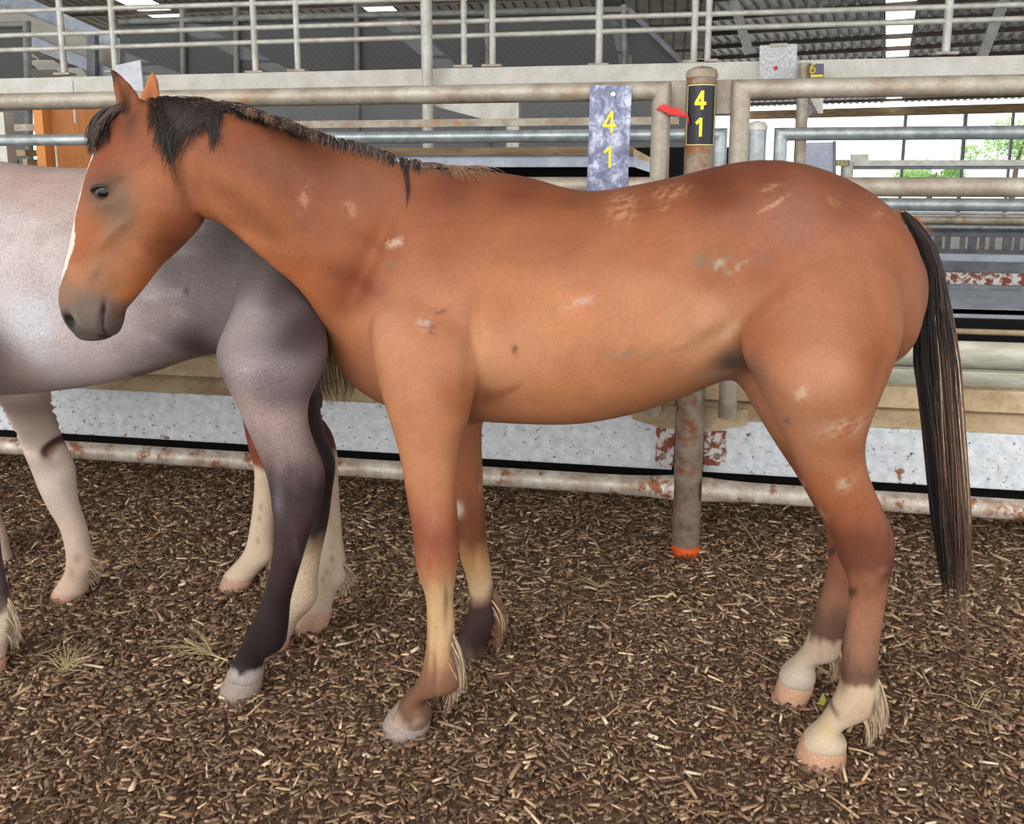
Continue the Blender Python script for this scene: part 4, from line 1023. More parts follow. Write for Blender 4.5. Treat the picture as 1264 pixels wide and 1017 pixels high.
# eyes with lids
BVH_ = BVHTree.FromPolygons([tuple(v) for v in V], [tuple(p.vertices) for p in me.polygons])
d_ = ray(127.5,237).normalized(); hit = BVH_.ray_cast(CPOS, d_); ep, en = (hit[0], hit[1]) if hit[0] is not None else (hd(127.5,237), -HL)
if en.dot(d_) > 0: en = -en
en = (en*.8 - HL*.4).normalized()
for sgn in (0, 1):
    c = ep - en*.0165
    a = hdo(146,232,-.08) - hdo(110,242,-.08); a = (a - en*a.dot(en)).normalized(); b = en.cross(a).normalized()
    if b.z < 0: b = -b
    rings = {'up': [], 'lo': []}
    for nm, v0 in (('up', 1), ('lo', -1)):
        for k in range(13):
            u = -1 + 2*k/12; v = math.sqrt(max(0, 1-u*u))**.9*v0
            rings[nm].append(c + en*(.0208 - .0095*u*u + (.002 if v0 > 0 else 0)) + a*(.0275*u) + b*((.0165 if v0 > 0 else .0135)*v - .003*u))
    if sgn: c = mirror(c); rings = {k: [mirror(q) for q in r] for k, r in rings.items()}
    e = MB(); n1, n2 = 16, 24; R_ = .0245; vs = []; fs = []
    for i in range(n1+1):
        for j in range(n2):
            th, ph = math.pi*i/n1, 2*math.pi*j/n2
            vs.append(c + Vector((math.sin(th)*math.cos(ph), math.sin(th)*math.sin(ph), math.cos(th)))*R_)
    for i in range(n1):
        for j in range(n2): fs.append((i*n2+j, (i+1)*n2+j, (i+1)*n2+(j+1)%n2, i*n2+(j+1)%n2))
    eo = e.add(vs, fs).build('eye', M['eye'], bay, smooth=True)
    MB().tube(rings['up'], [.0015]+[.0042]*11+[.0015], 8).build('upper_lid', M['eyelid'], eo, smooth=True)
    MB().tube(rings['lo'], [.0015]+[.0030]*11+[.0015], 8).build('lower_lid', M['eyelid'], eo, smooth=True)

# mane, forelock, tail, feathers
def crest_y(x):
    xs = [165,185,212,235,270,330,400,450,500,560,600]; ys = [124,122,123,124,128,145,170,183,200,207,207]
    return float(np.interp(x, xs, ys))
def lay(p0, p1, bow=(0,0), n=7, lift=.006, Yd=None):
    """strand laid on the skin between two sight lines, with a sideways bow in pixels"""
    out = []; lastd = None
    for k in range(n+1):
        t = k/n; x = lerp(p0[0],p1[0],t)+bow[0]*4*t*(1-t); y = lerp(p0[1],p1[1],t)+bow[1]*4*t*(1-t)
        d = ray(x,y).normalized(); h = BVH.ray_cast(CPOS, d)
        if h[0] is not None and (lastd is None or abs(h[3]-lastd) < .12): dist = h[3]-lift*(1+.5*math.sin(3.14*t))
        else: dist = lastd if lastd else (at(x,y,Yd or 1.84)-CPOS).length
        lastd = dist; out.append(CPOS + d*dist)
    return out
st = []
for k in range(620):                                   # dark fall behind the ear
    x = G.triangular(180, 292, 208); y = crest_y(x)+G.uniform(-3,2)
    q = G.random()
    if q < .45: tip = (G.uniform(182,226)+.2*(x-200), G.triangular(135,196,160))
    elif q < .62: tip = (G.gauss(208,6), G.triangular(165,216,185))
    elif q < .78: tip = (G.gauss(246,9), G.uniform(140,172))
    elif q < .90: tip = (G.gauss(264,4), G.uniform(150,190)); x = G.uniform(245,275); y = crest_y(x)-1
    else: tip = (x+G.uniform(10,50), crest_y(x+30)+G.uniform(2,14))
    st.append((lay((x,y), tip, (G.uniform(-3,6), G.uniform(-6,-2))), G.uniform(.0010,.0018), G.choice((0,0,0,1,1))))
for k in range(10):
    st.append((lay((G.uniform(195,204),128), (G.gauss(221,2), G.uniform(215,244)), (-4,0)), .0011, G.choice((0,1))))
for k in range(260):                                   # strands lying back along the crest
    x = G.uniform(225,390); y = crest_y(x)+G.uniform(-5,2)
    st.append((lay((x,y), (x+G.uniform(14,42), crest_y(x+28)+G.uniform(1,13)), (0,G.uniform(-6,0))), G.uniform(.0008,.0014), G.choice((1,1,2,2,0,3))))
for c in np.arange(296, 520, 12.5):                    # short clumps
    c += G.uniform(-3,3); mi = G.choice((0,0,1)) if c > 345 else G.choice((0,1,2))
    for k in range(30):
        x = c+G.gauss(0,3.4); y = crest_y(x)
        st.append((lay((x,y+G.uniform(-6,1)), (x+G.uniform(-3,7), y+G.uniform(6,15)), (1,-2), 5), G.uniform(.0010,.0017), mi if G.random() < .8 else 2))
for k in range(14): st.append((lay((500+G.uniform(-4,4),202), (503+G.gauss(0,1.4), G.uniform(232,258)), (2,0)), .0011, 0))
for k in range(150):
    x = G.uniform(488,592); st.append((lay((x,crest_y(x)-G.uniform(0,3)), (x+G.uniform(5,36), crest_y(x)+G.uniform(6,20)), (0,-3), 5), G.uniform(.0006,.0011), G.choice((1,2,2,3)) if x < 545 else G.choice((2,3,3))))
hair('mane', st, [H['black'],H['dark'],H['mid'],H['light']], bay)
st = []
for k in range(420):
    x0 = G.uniform(127,152); y0 = lerp(136,127,(x0-127)/25)+G.uniform(-2,9)
    t = G.random(); tip = (lerp(110,134,t)+G.gauss(0,2), lerp(186,168,t)+G.uniform(-14,8))
    st.append((lay((x0,y0), tip, (-6-5*G.random(), -6*G.random()), 8, .009, 1.74), G.uniform(.0010,.0016), G.choice((0,1,1,1,2))))
hair('forelock', st, [H['black'],H['dark'],H['mid']], bay)

def tail(par, Ls, Rs, ys, Y, n, mats, pick, seed=1, rr=(.0012,.0022), depth=.035, tips=(.64,1.0)):
    g = random.Random(seed); st = []
    for k in range(n):
        u = (g.randrange(26)+g.gauss(.5,.32))/26 if g.random() < .75 else g.random(); u = min(1, max(0, u)); v = g.uniform(-1,1); end = g.uniform(*tips); pts = []; m = 16
        ph = g.uniform(0,6.28)
        for i in range(m+1):
            t = i/m*end; yy = lerp(ys[0], ys[-1], t); xl = float(np.interp(yy, ys, Ls)); xr = float(np.interp(yy, ys, Rs))
            uu = u + .05*math.sin(ph+4*t) + (.5-u)*.25*max(0,t-.8)*4
            p = at(xl+(xr-xl)*uu, yy, Y)
            pts.append(Vector((p.x, p.y + v*depth*math.sqrt(max(.05,1-(2*u-1)**2))*min(1,t*6+.25), p.z)))
        st.append((pts, g.uniform(*rr), pick(g,u,v)))
    return st
tys = [262,275,300,330,370,400,450,520,600,680,740]
tL = [1112,1119,1133,1138,1133,1129,1130,1139,1147,1155,1159]; tR = [1118,1134,1152,1162,1170,1175,1183,1188,1194,1199,1197]
def pk(g,u,v):
    c = u*.8 + .18*math.sin(u*37+1) + g.gauss(0,.16)
    return 0 if c < .40 else (1 if c < .66 else (2 if c < .9 else 3))
st = tail(bay, tL, tR, tys, BY+.005, 1300, None, pk, 4)
def pk2(g,u,v): return g.choice((2,2,3,3,4))
st += tail(bay, [1140,1142,1146,1150,1154,1160,1164,1166], tR[3:], tys[3:], BY-.020, 60, None, pk2, 9, rr=(.0009,.0015), depth=.012)
st += tail(bay, tL[:8], tR[:8], tys[:8], BY-.012, 420, None, lambda g,u,v: g.choice((0,0,0,1)), 15, depth=.03, tips=(.45,1.0))
st += tail(bay, [1160,1166,1178,1186,1193,1195], [1190,1191,1192,1194,1196,1198], [520,640,720,760,800,838], BY, 40, None, lambda g,u,v: g.choice((2,3)), 6, rr=(.0006,.0010), depth=.008, tips=(.7,1))
for k in range(70):                                    # rusty wisps at the dock
    st.append(([at(1108+G.uniform(-6,10),262+G.uniform(-4,12),BY-.01), at(1124+G.uniform(0,10),268+G.uniform(-2,8),BY-.01), at(1140+G.uniform(-4,14),288+G.uniform(-6,16),BY-.01)], .0009, 5))
hair('tail', st, [H['black'],H['dark'],H['mid'],H['light'],H['blond'],H['rust']], bay)

def feather(par, root0, root1, tip0, tip1, Y, n, mats, spread=.02, r=(.0008,.0014), bow=(3,0)):
    st = []
    for k in range(n):
        t = G.random(); a = (lerp(root0[0],root1[0],t), lerp(root0[1],root1[1],t)); b = (lerp(tip0[0],tip1[0],t)+G.gauss(0,2.5), lerp(tip0[1],tip1[1],t)+G.gauss(0,4))
        yo = G.uniform(-spread, spread); pts = []
        for i in range(7):
            s = i/6; x = lerp(a[0],b[0],s)+bow[0]*4*s*(1-s); y = lerp(a[1],b[1],s)+bow[1]*4*s*(1-s)
            pts.append(at(x, y, Y+yo*(1-.6*s)))
        st.append((pts, G.uniform(*r), G.randrange(len(mats))))
    return hair('fetlock_hair', st, mats, par)
feather(bay, (560,780),(548,846), (571,842),(550,880), Ynf, 260, [H['blond'],H['light'],H['mid'],H['blond']], bow=(5,0))
feather(bay, (610,728),(600,772), (622,768),(612,802), Yff, 220, [H['blond'],H['mid'],H['light'],H['rust']], bow=(5,0))
feather(bay, (1082,832),(1062,884), (1094,892),(1070,918), Ynh, 320, [H['blond'],H['blond'],H['light']], bow=(4,0))
feather(bay, (1036,802),(1022,818), (1036,832),(1024,838), Yfh, 120, [H['blond'],H['light']], bow=(3,0))

LEGS.clear(); GAIN[0] = np.array((1/1.32, 1/1.32, 1/1.34))
# ================================================================== roan horse (its front end runs out of the frame)
RY = 2.17
roan = empty('horse', at(150,850,RY), 'pinkish grey roan horse with dark hind legs, behind the bay horse head', 'horse')
roan.location.z = 0
mb = MB()
T = [(-205,300,398,.075),(-180,255,440,.125),(-120,212,474,.165),(-50,192,486,.185),(30,202,486,.184),(110,206,477,.186),(180,203,463,.186),(240,201,443,.182),(300,206,432,.176),(345,224,430,.160),(378,258,428,.130),(393,304,410,.070)]
loft(mb, [S(at(x,t,RY), at(x,b,RY), w, (0,1,0), .12 if -100 < x < 220 else .05, 2.15) for x,t,b,w in T], 36, 4, .04, .02)
def off_head(mb, dx, dz, Y, k=1.0):
    """neck and head carried over from the bay's proportions, shifted along the fence"""
    for rows, lt in ((NK, 0), (HDS, 1)):
        st_ = []
        for r in rows:
            if lt == 0: a, b, w, la, nn = at(r[0],r[1],2.115), at(r[2],r[3],2.115), r[5], (0,1,0), 2.1
            else: a, b, w, la, nn = at(r[0],r[1],2.115), at(r[2],r[3],2.115), r[4], (0,1,0), r[5]
            v = Vector((dx, Y-2.115, dz)); st_.append(S(a+v, b+v, w*k, la, 0, nn))
        loft(mb, st_, 28, 4, .03, .02)
    for s in (-1, 1):
        st_ = [S(at(x0,y0,2.115)+Vector((dx,Y-2.115+s*.05,dz)), at(x1,y1,2.115)+Vector((dx,Y-2.115+s*.05,dz)), th) for x0,y0,x1,y1,th in ((150,160,178,150,.016),(147,142,176,138,.017),(143.5,124,172.5,124,.014),(139.5,106,164,108,.011),(137,92,148,94,.007))]
        loft(mb, st_, 16, 3, .006, .003)
dxr = at(-55,200,RY).x - at(575,207,2.115).x
off_head(mb, dxr, at(-55,192,RY).z - at(575,207,2.115).z, RY)
r1 = gr(292,862); r2_ = gr(352,806); r3 = gr(-22,836)
print('HOOF Y roan', r1.y, r2_.y, r3.y)
Y1, Y2_, Y3 = r1.y+.03, r2_.y+.02, r3.y+.03
RNH = [(300,300,370,310,.04,.05),(292,372,398,390,.065,.092),(268,428,406,430,.10,.096),(276,460,396,466,.11,.086),(290,486,380,496,.11,.074),(303,518,379,524,.11,.064),(316,552,392,556,.11,.054),(329,583,402,584,.11,.048),(338,622,396,624,.11,.045),
       (340,656,382,660,.11,.040),(335,698,370,700,.11,.035),(323,740,358,742,.11,.036),(313,764,355,774,.11,.040),(303,785,349,800,.11,.040),(292,806,326,814,.11,.034),(285,822,324,834,.11,.045),(280,832,322,842,.11,.043)]
loft(mb, leg_st([(a,b,c,d,RY-o*(RY-Y1)/.11,w) for a,b,c,d,o,w in RNH]), 26, 4, .03, None)
RFH = [(282,310,370,320,.05,.05),(290,420,398,430,.11,.09),(318,478,392,490,.11,.075),(346,525,402,540,.11,.056),(364,560,413,570,.11,.048),(371,600,409,608,.11,.044),(368,640,404,648,.11,.038),(360,682,396,686,.11,.034),(354,714,392,716,.11,.034),(350,738,390,744,.11,.038),(340,762,368,768,.11,.034),(328,782,358,790,.11,.036)]
loft(mb, leg_st([(a,b,c,d,RY+o*(Y2_-RY)/.11,w) for a,b,c,d,o,w in RFH]), 24, 4, .03, None)
RNF = [(-150,320,-70,320,.06,.04),(-165,400,-34,410,.115,.088),(-150,460,-34,462,.12,.086),(-120,510,-36,512,.125,.07),(-90,560,-30,560,.13,.056),(-72,610,-14,610,.14,.048),(-62,650,-6,650,.14,.046),(-52,682,-2,684,.14,.04),(-46,710,4,708,.14,.031),(-40,735,9,735,.14,.032),(-38,756,17,758,.14,.038),(-40,775,14,782,.14,.036),(-48,792,6,802,.14,.038),(-52,800,6,812,.14,.043)]
loft(mb, leg_st([(a,b,c,d,RY-o*(RY-Y3)/.14,w) for a,b,c,d,o,w in RNF]), 24, 4, .03, None)
RFF = [(a-60,b*.965+6,c-60,d*.965+6,o,w) for a,b,c,d,o,w in RNF]
loft(mb, leg_st([(a,b,c,d,RY+o,w) for a,b,c,d,o,w in RFF]), 22, 4, .03, None)
me, V, E, N = finish_body(mb, .0056, roan, 'roan_body', 9)
sc = Sculpt(V, N)
sc.bump(250,400,30,26,-.012,40,Y=1.92); sc.bump(290,430,30,34,.002,Y=1.92); sc.bump(215,320,50,50,-.010,Y=1.92); sc.line([(258,395),(272,440),(285,480)],8,.004,Y=1.92); sc.bump(355,430,30,50,.006,Y=1.92)
sc.bump(376,600,12,14,.005,Y=2.0); sc.bump(356,600,10,16,-.004,Y=2.0)
V = laplace(V + N*sc.D[:,None], E, np.full(len(V),.5), 2); me.vertices.foreach_set('co', V.ravel()); me.update()
BV[0] = BVHTree.FromPolygons([tuple(v) for v in V], [tuple(p.vertices) for p in me.polygons])
P = Paint(V, (186,168,162)); nearr = (V[:,1] < RY).astype(float); farr = 1-nearr
P.C = P.spread([(0,210,186,160,150),(80,215,192,166,156),(150,225,184,158,150),(0,300,208,196,194),(60,330,206,192,190),(40,400,222,220,224),(100,430,205,190,188),(20,460,186,168,164),(150,400,196,182,180),(160,330,196,180,176),(200,380,176,162,160),(215,330,136,124,122),(250,300,136,126,124),
 (290,300,126,116,114),(306,336,122,112,110),(350,360,92,80,80),(385,400,80,68,70),(300,400,170,158,156),(340,430,158,146,144),(310,445,122,108,108),(380,450,128,114,114),(240,425,104,92,92),(200,455,150,136,136),(330,480,172,150,144),(-100,300,205,190,186),(-150,250,170,150,144)], Y=1.98)  # roan tones, with the bright side highlight painted in at left
def D(*a, **k): k.setdefault('Y', 1.98); P.dab(*a, **k)
D(240,428,24,14,(78,68,70),.8,ang=35); D(185,464,60,5,(96,80,76),.5,ang=15); D(230,360,3,5,(70,60,60),.8); D(308,436,4,2,(200,190,188),.4); D(345,436,5,2,(190,180,178),.4)
for k in range(50): D(G.uniform(-20,260),G.uniform(230,440),G.uniform(5,14),G.uniform(4,9),G.choice(((160,140,134),(226,216,214),(172,158,156))),.28)
LM = leg_masks(V)
P.ramp([(490,(174,152,146)),(520,(176,152,148)),(560,(146,124,120)),(585,(100,82,82)),(610,(66,52,52)),(650,(76,60,60)),(700,(64,48,48)),(740,(52,40,40)),(800,(44,35,36)),(826,(50,40,40)),(832,(190,178,170))], 0, LM[0])
P.ramp([(470,(70,52,48)),(600,(50,38,38)),(655,(66,52,50)),(680,(190,160,130)),(700,(234,208,178)),(790,(234,208,182))], 1, LM[1])
P.ramp([(560,(150,130,128)),(640,(104,88,90)),(735,(90,74,76)),(752,(120,96,90)),(762,(238,216,190)),(815,(238,216,192))], 2, LM[2])
lo = (V[:,2] < at(340,560,2.0).z+.03)*LM[0]
D(345,600,6,16,(56,36,34),.7,mask=lo); D(375,592,7,22,(120,112,118),.55,mask=lo); D(352,660,5,40,(110,92,96),.4,mask=lo); D(372,690,3,40,(120,104,108),.35,mask=lo); D(336,730,5,12,(52,36,36),.5,mask=lo); D(322,812,4,10,(120,100,96),.5,mask=lo)
P.ramp([(540,(150,130,128)),(620,(104,88,90)),(720,(90,74,76)),(738,(238,216,190)),(790,(238,216,192))], 3, LM[3])
D(392,695,4,5,(226,206,180),.6,mask=LM[1])
P.store(me)
M['roan'] = coat_material('roan_coat', .5, .42)
link_body(me, V, roan, M['roan'])
hoof_obj(roan, ((285,824),(324.5,836)), ((268.5,856),(318,863)), Y1, .043, .052, M['hoof_brown'])
hoof_obj(roan, ((328,782),(358,790)), ((316,803),(352,808)), Y2_, .038, .044, M['hoof_pink'])
hoof_obj(roan, ((-56,802),(6,813)), ((-68,832),(2,838)), Y3, .045, .055, M['hoof_pink'])
hoof_obj(roan, ((-116,780),(-54,791)), ((-128,808),(-58,814)), RY+.14, .045, .055, M['hoof_pink'])
feather(roan, (10,735),(6,780), (26,778),(16,800), Y3, 90, [H['blond'],H['light'],H['blond']], bow=(3,0))
st = tail(roan, [396,397,396,394,396,404], [406,413,424,432,436,432], [395,410,430,455,480,500], RY+.02, 240, None, lambda g,u,v: g.choice((0,0,1,2)), 12, rr=(.0012,.002), depth=.03)
hair('tail', st, [H['straw'],H['blond'],H['mid']], roan)

LEGS.clear()
# ================================================================== chestnut horse with white legs, mostly hidden behind the roan
c1 = gr(385,778); c2_ = gr(296,727); c3 = gr(90,742)
print('HOOF Y chestnut', c1.y, c2_.y, c3.y)
QY = 2.52
che = empty('horse', at(200,740,QY), 'chestnut horse with white stockings, mostly hidden behind the grey roan horse', 'horse')
che.location.z = 0
mb = MB()
T = [(-165,300,380,.06),(-140,265,425,.11),(-80,232,446,.125),(0,226,452,.132),(90,230,456,.134),(180,230,448,.134),(250,232,440,.132),(310,240,432,.13),(350,268,425,.12),(372,310,415,.06)]
loft(mb, [S(at(x,t,QY), at(x,b,QY), w, (0,1,0), .05, 2.15) for x,t,b,w in T], 32, 4, .03, .02)
dxq = at(-40,235,QY).x - at(575,207,2.115).x
off_head(mb, dxq, at(-40,240,QY).z - at(575,207,2.115).z, QY, .95)
Yc1, Yc2, Yc3 = c1.y+.02, c2_.y+.02, c3.y+.03
CNH = [(285,330,372,340,QY-.08,.08),(300,400,385,410,QY-.08,.085),(328,450,398,462,QY-.08,.07),(352,492,402,500,(QY+Yc1)/2,.058),(368,525,408,530,Yc1,.05),(378,556,415,562,Yc1,.045),(388,590,416,590,Yc1,.040),(396,630,419,632,Yc1,.034),(399,664,422,668,Yc1,.032),(396,690,426,694,Yc1,.036),(393,710,428,714,Yc1,.039),(388,728,416,730,Yc1,.034),(378,745,409,749,Yc1,.041),(373,753,407,757,Yc1,.040)]
loft(mb, leg_st(CNH), 22, 4, .03, None)
CFH = [(270,340,360,350,QY+.07,.08),(276,410,350,420,QY+.08,.08),(290,470,345,476,QY+.09,.06),(304,530,340,536,Yc2,.05),(312,560,340,562,Yc2,.046),(316,580,341,580,Yc2,.042),(314,616,340,622,Yc2,.034),(307,662,337,664,Yc2,.032),(300,682,337,688,Yc2,.037),(290,694,324,702,Yc2,.036),(280,704,313,714,Yc2,.041),(277,709,311,717,Yc2,.040)]
loft(mb, leg_st(CFH), 22, 4, .03, None)
CFF = [(-60,360,40,370,QY+.07,.07),(-40,430,52,436,QY+.08,.07),(-8,480,60,486,QY+.09,.062),(14,518,68,516,(QY+Yc3)/2+.04,.054),(30,550,77,548,Yc3,.048),(42,578,90,578,Yc3,.046),(53,604,91,602,Yc3,.046),(64,628,96,626,Yc3,.038),(76,650,105,650,Yc3,.033),(83,676,111,676,Yc3,.034),(84,697,116,697,Yc3,.039),(78,711,110,716,Yc3,.036),(70,724,107,729,Yc3,.043),(67,730,104,734,Yc3,.042)]
loft(mb, leg_st(CFF), 24, 4, .03, None)
CNF = [(a-100,b*1.02-8,c-100,d*1.02-8,QY-.09,w) for a,b,c,d,_,w in CFF]
loft(mb, leg_st(CNF), 22, 4, .03, None)
me, V, E, N = finish_body(mb, .0058, che, 'chestnut_body', 7)
P = Paint(V, (132,72,46)); nq = (V[:,1] < QY).astype(float); fq = 1-nq
LM = leg_masks(V)
P.ramp([(474,(120,66,46)),(480,(236,210,196)),(600,(238,216,200)),(740,(230,200,176))], 2, LM[2])
P.ramp([(474,(120,66,46)),(560,(228,198,180)),(740,(230,200,176))], 3, LM[3])
P.ramp([(470,(104,60,46)),(556,(98,56,46)),(570,(230,206,180)),(770,(234,210,184))], 0, LM[0])
P.ramp([(540,(150,84,60)),(573,(150,84,58)),(581,(234,210,182)),(730,(234,208,182))], 1, LM[1])
loq = (V[:,2] < at(90,530,Yc3).z+.30).astype(float)
def Dq(*a, **k): P.dab(*a, mask=loq, **k)
Dq(16,498,8,10,(112,60,44),1,Y=Yc3-.03,hard=1.8); Dq(30,512,5,9,(116,66,50),1,Y=Yc3-.03,hard=1.4); Dq(60,551,6,12,(84,52,42),1,Y=Yc3-.03,ang=20,hard=1.5); Dq(64,556,3,6,(160,118,92),.9,Y=Yc3-.03,ang=20)
Dq(66,600,12,18,(242,222,210),.5,Y=Yc3-.03); Dq(95,690,4,6,(150,110,92),.5,Y=Yc3-.03); Dq(88,706,4,8,(170,130,110),.5,Y=Yc3-.03)
for x,y,Y in ((403,706,Yc1),(398,716,Yc1),(320,640,Yc2),(318,668,Yc2),(410,690,Yc1),(322,626,Yc2)): Dq(x,y,2.2,4,(150,116,98),.6,Y=Y-.03)
P.store(me)
M['chestnut'] = coat_material('chestnut_coat')
link_body(me, V, che, M['chestnut'])
hoof_obj(che, ((376,748),(411,753)), ((361,773),(403,777)), Yc1, .041, .048, M['hoof_pink'])
hoof_obj(che, ((279,704),(313,714)), ((272,722),(307,727)), Yc2, .041, .047, M['hoof_pink'])
hoof_obj(che, ((70,722),(107,728)), ((63,738),(99,743)), Yc3, .042, .048, M['hoof_pink'])
hoof_obj(che, ((-30,728),(7,735)), ((-37,745),(-1,750)), QY-.09, .042, .048, M['hoof_pink'])
feather(che, (424,692),(416,722), (438,716),(420,736), Yc1, 90, [H['blond'],H['blond'],H['light']], bow=(3,0))
feather(che, (112,684),(106,714), (129,698),(116,722), Yc3, 70, [H['blond'],H['straw'],H['light']], bow=(2,0))
feather(che, (336,690),(326,706), (334,712),(322,720), Yc2, 50, [H['blond'],H['mid']], bow=(2,0))
# ------------------------------------------------------------------ mulch: loose wood chips on the soil
def chip_material():
    m = mat('wood_chip', .85, 0, spec=.15)
    a = nd(m, 'ShaderNodeAttribute'); a.attribute_name = 'tone'
    n = noise(m, 150, 4, .6, coords(m, (1,1,1)))
    base(m, mix(m, .8, a.outputs['Color'], ramp(m, n, [(.3, (.62,.6,.58)), (.7, (1.08,1.08,1.08))]), 'MULTIPLY'))
    return m
M['chip'] = chip_material()
TONES = np.array([srgb(*c) for c in ((108,85,67),(136,108,86),(158,128,102),(176,146,118),(200,168,134),(230,200,162),(246,224,192))])
def chips(n, xr, yr, lm, lw, probs, seed, zmax=.012):
    g = np.random.default_rng(seed)
    c = np.stack([g.uniform(*xr, n), g.uniform(*yr, n), g.uniform(-.010, zmax, n)], 1)
    L = g.lognormal(math.log(lm), .45, n).clip(.006,.075); Wd = (g.lognormal(math.log(lw), .35, n)).clip(.003,.022); Wd = np.minimum(Wd, L*.6); T = g.uniform(.002,.005,n)
    yaw = g.uniform(0, 2*np.pi, n); pit = g.normal(0, .17, n); rol = g.normal(0, .28, n)
    a = np.stack([np.cos(yaw)*np.cos(pit), np.sin(yaw)*np.cos(pit), np.sin(pit)], 1)
    s0 = np.stack([-np.sin(yaw), np.cos(yaw), np.zeros(n)], 1); u0 = np.cross(a, s0)
    s = s0*np.cos(rol)[:,None] + u0*np.sin(rol)[:,None]; u = np.cross(a, s)
    taper = g.uniform(.15, 1, (n,2)); skew = g.normal(0,.35,(n,2))
    V = np.zeros((n,8,3)); k = 0
    for ez, e in ((-1,0),(1,1)):
        for ss, uu in ((-1,-1),(1,-1),(1,1),(-1,1)):
            V[:,k] = c + a*(ez*L/2)[:,None] + s*((ss*taper[:,e]+skew[:,e])*Wd/2)[:,None] + u*(uu*T/2)[:,None]; k += 1
    F = np.array([(3,2,1,0),(4,5,6,7),(1,2,6,5),(2,3,7,6),(3,0,4,7)])   # open underneath
    Fi = (F[None]+np.arange(n)[:,None,None]*8).reshape(-1,4)
    tone = TONES[g.choice(len(TONES), n, p=probs)]*g.uniform(.8,1.2,(n,1))
    return V.reshape(-1,3), Fi, np.repeat(tone, 8, 0), c
def mesh_np(name, V, F, tone, m, parent=None):
    me = bpy.data.meshes.new(name); off = np.array(parent_origin(parent))
    me.vertices.add(len(V)); me.vertices.foreach_set('co', (V-off).ravel().astype(np.float32))
    me.loops.add(F.size); me.loops.foreach_set('vertex_index', F.ravel().astype(np.int32))
    me.polygons.add(len(F)); me.polygons.foreach_set('loop_start', np.arange(0, F.size, 4, dtype=np.int32)); me.polygons.foreach_set('loop_total', np.full(len(F), 4, np.int32))
    a = me.color_attributes.new('tone', 'FLOAT_COLOR', 'POINT'); d = np.ones((len(V),4)); d[:,:3] = tone; a.data.foreach_set('color', d.ravel())
    me.update(); me.validate(); me.materials.append(m)
    o = bpy.data.objects.new(name, me); COL.objects.link(o); o.parent = parent
    return o
PR0 = (.24,.28,.23,.14,.07,.03,.01); PR1 = (.17,.22,.22,.17,.11,.08,.03)
v1,f1,t1,_ = chips(66000, (-2.9,2.2), (1.15,2.5), .017, .0074, PR0, 1)
v2,f2,t2,_ = chips(50000, (-4.0,3.1), (2.4,3.7), .021, .0076, PR1, 2)
v3,f3,t3,_ = chips(9000, (-2.6,2.2), (.1,1.1), .022, .0085, PR0, 3)
o2 = len(v1); o3 = o2+len(v2)
tag(mesh_np('mulch', np.concatenate([v1,v2,v3]), np.concatenate([f1,f2+o2,f3+o3]), np.concatenate([t1,t2,t3]), M['chip'], floor), kind='stuff')
# the largest pale chips, one object each
g = random.Random(21); chip_meshes = []
for k in range(14):
    V_,F_,T_,c_ = chips(1, (0,0), (0,0), g.uniform(.030,.048), g.uniform(.010,.016), (0,0,0,.1,.3,.4,.2), 100+k, -.0099)
    ob = mesh_np('wood_chip', V_ - c_, F_, T_, M['chip'], None); chip_meshes.append(ob.data); bpy.data.objects.remove(ob)
known = [(960,793,0),(95,763,20),(65,775,10),(345,823,-40),(725,655,0),(700,690,0),(740,545+100,30),(1040,1000,0),(120,940,0),(655,938,-20),(560,700,15),(870,700,0),(600,628,20)]
spots = [(gr(x,y), r) for x,y,r in known]
while len(spots) < 270:
    px = g.uniform(-20,1284); py = g.triangular(585, 1017, 690)
    p = gr(px, py)
    if p.y < 3.2: spots.append((p, g.uniform(0,180)))
for k, (p, r) in enumerate(spots):
    o = bpy.data.objects.new('wood_chip', chip_meshes[k % 14]); COL.objects.link(o); o.parent = floor
    o.location = (p.x, p.y, .012); o.rotation_euler = (g.gauss(0,.2), g.gauss(0,.2), math.radians(r)+g.uniform(-.3,.3))

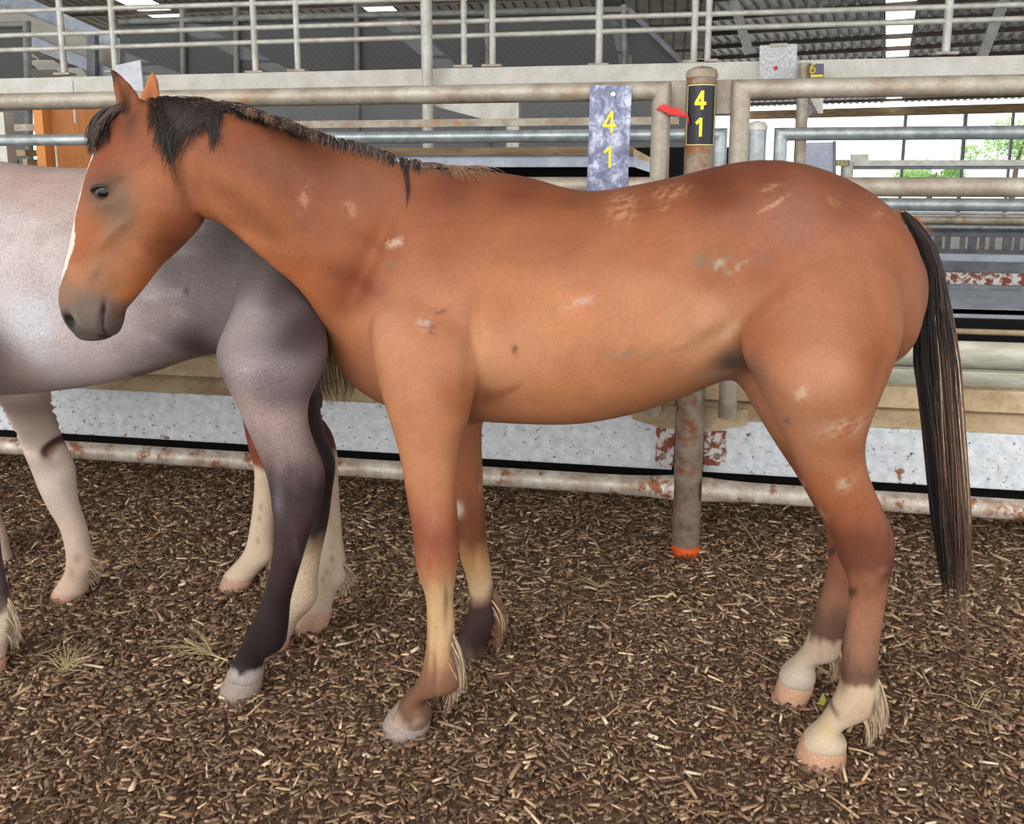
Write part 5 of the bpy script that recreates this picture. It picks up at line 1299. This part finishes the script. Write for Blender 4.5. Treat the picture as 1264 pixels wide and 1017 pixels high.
# dry grass, straws, scraps
def straw_tuft(px, py, label, n, lo, hi, flat=.35, name='dried_grass', seed=1, r=.0011, arc=None):
    c = gr(px, py); q = random.Random(seed); root = empty(name, (c.x,c.y,.01), label, 'dried grass'); st = []
    for k in range(n):
        a = q.uniform(*(arc or (0, 6.28))); L_ = q.uniform(lo,hi); h = q.uniform(.1,1)*flat*L_
        p0 = Vector((c.x+q.gauss(0,.004), c.y+q.gauss(0,.004), .012)); p2 = p0+Vector((math.cos(a)*L_, math.sin(a)*L_, h+.012)); p1 = (p0+p2)/2+Vector((q.gauss(0,.006),q.gauss(0,.006),.012))
        st.append(([p0,p1,p2], r, 0))
    hair('stalks', st, [H['straw_pale']], root); return root
H['straw_pale'] = hair_mat('pale_straw', (206,184,140), .8)
straw_tuft(80,833,'star shaped tuft of dry grass on the mulch beside the roan horse fore hoof', 34, .04, .12, .5, seed=2)
straw_tuft(262,812,'loose fan of dry straw stalks left of the dark roan hind hoof', 26, .05, .17, .2, seed=5, arc=(2.2,4.2))
straw_tuft(738,728,'sparse flattened straw stalks on the mulch left of the numbered post', 12, .05, .13, .15, seed=8, arc=(2.6,6.6))
straw_tuft(1203,880,'crossed dry straw twigs on the mulch below the tail', 7, .05, .13, .15, seed=13, r=.0014)
def twig(pts, r, label, name='twig'):
    P_ = [gr(x,y) + Vector((0,0,.016)) for x,y in pts]
    tag(MB().tube(P_, r, 8).build(name, H['straw_pale'], smooth=True), label, 'twig')
twig([(1047,931),(1062,934),(1078,940)], .0022, 'curved pale twig touching the heel of the bay near hind hoof')
twig([(908,640),(922,660),(938,684)], .0022, 'straight pale stick on the mulch right of the numbered post')
twig([(228,795),(255,812),(282,822)], .002, 'pale stick lying among straw left of roan hind hoof')
p = gr(15,800); mb = MB().box((p.x,p.y,.03), (.034,.022,.020), Matrix.Rotation(.4,3,'Z') @ Matrix.Rotation(.3,3,'X'))
tag(mb.build('plastic_scrap', M['blue_plastic'], bevel=.002), 'small blue plastic scrap behind the roan horse fore hoof', 'scrap')
mb = MB(); p = gr(1014,876)
mb.add([(p.x-.006,p.y,.012),(p.x+.006,p.y,.012),(p.x+.010,p.y,.028),(p.x+.002,p.y+.003,.045),(p.x-.006,p.y,.03),(p.x,p.y+.006,.02)], [(0,1,2,3,4),(0,5,2),(5,3,4)])
tag(mb.build('weed_leaf', mat('yellow_green_leaf', .6, 0, srgb(150,150,70))), 'tiny yellow green weed leaf between the bay hind hooves', 'leaf')

GROUPS = {'horse': 'horses in the mulch yard', 'pipe_gate': 'pipe gates of the pens', 'fence_post': 'capped round fence posts', 'pen_fence': 'pen fences behind', 'dried_grass': 'dry grass on the mulch', 'twig': 'loose twigs on the mulch', 'tree': 'trees outside the shed'}
for o in list(COL.objects):
    b = o.name.split('.')[0]
    if o.parent is None and b in GROUPS: o['group'] = GROUPS[b]
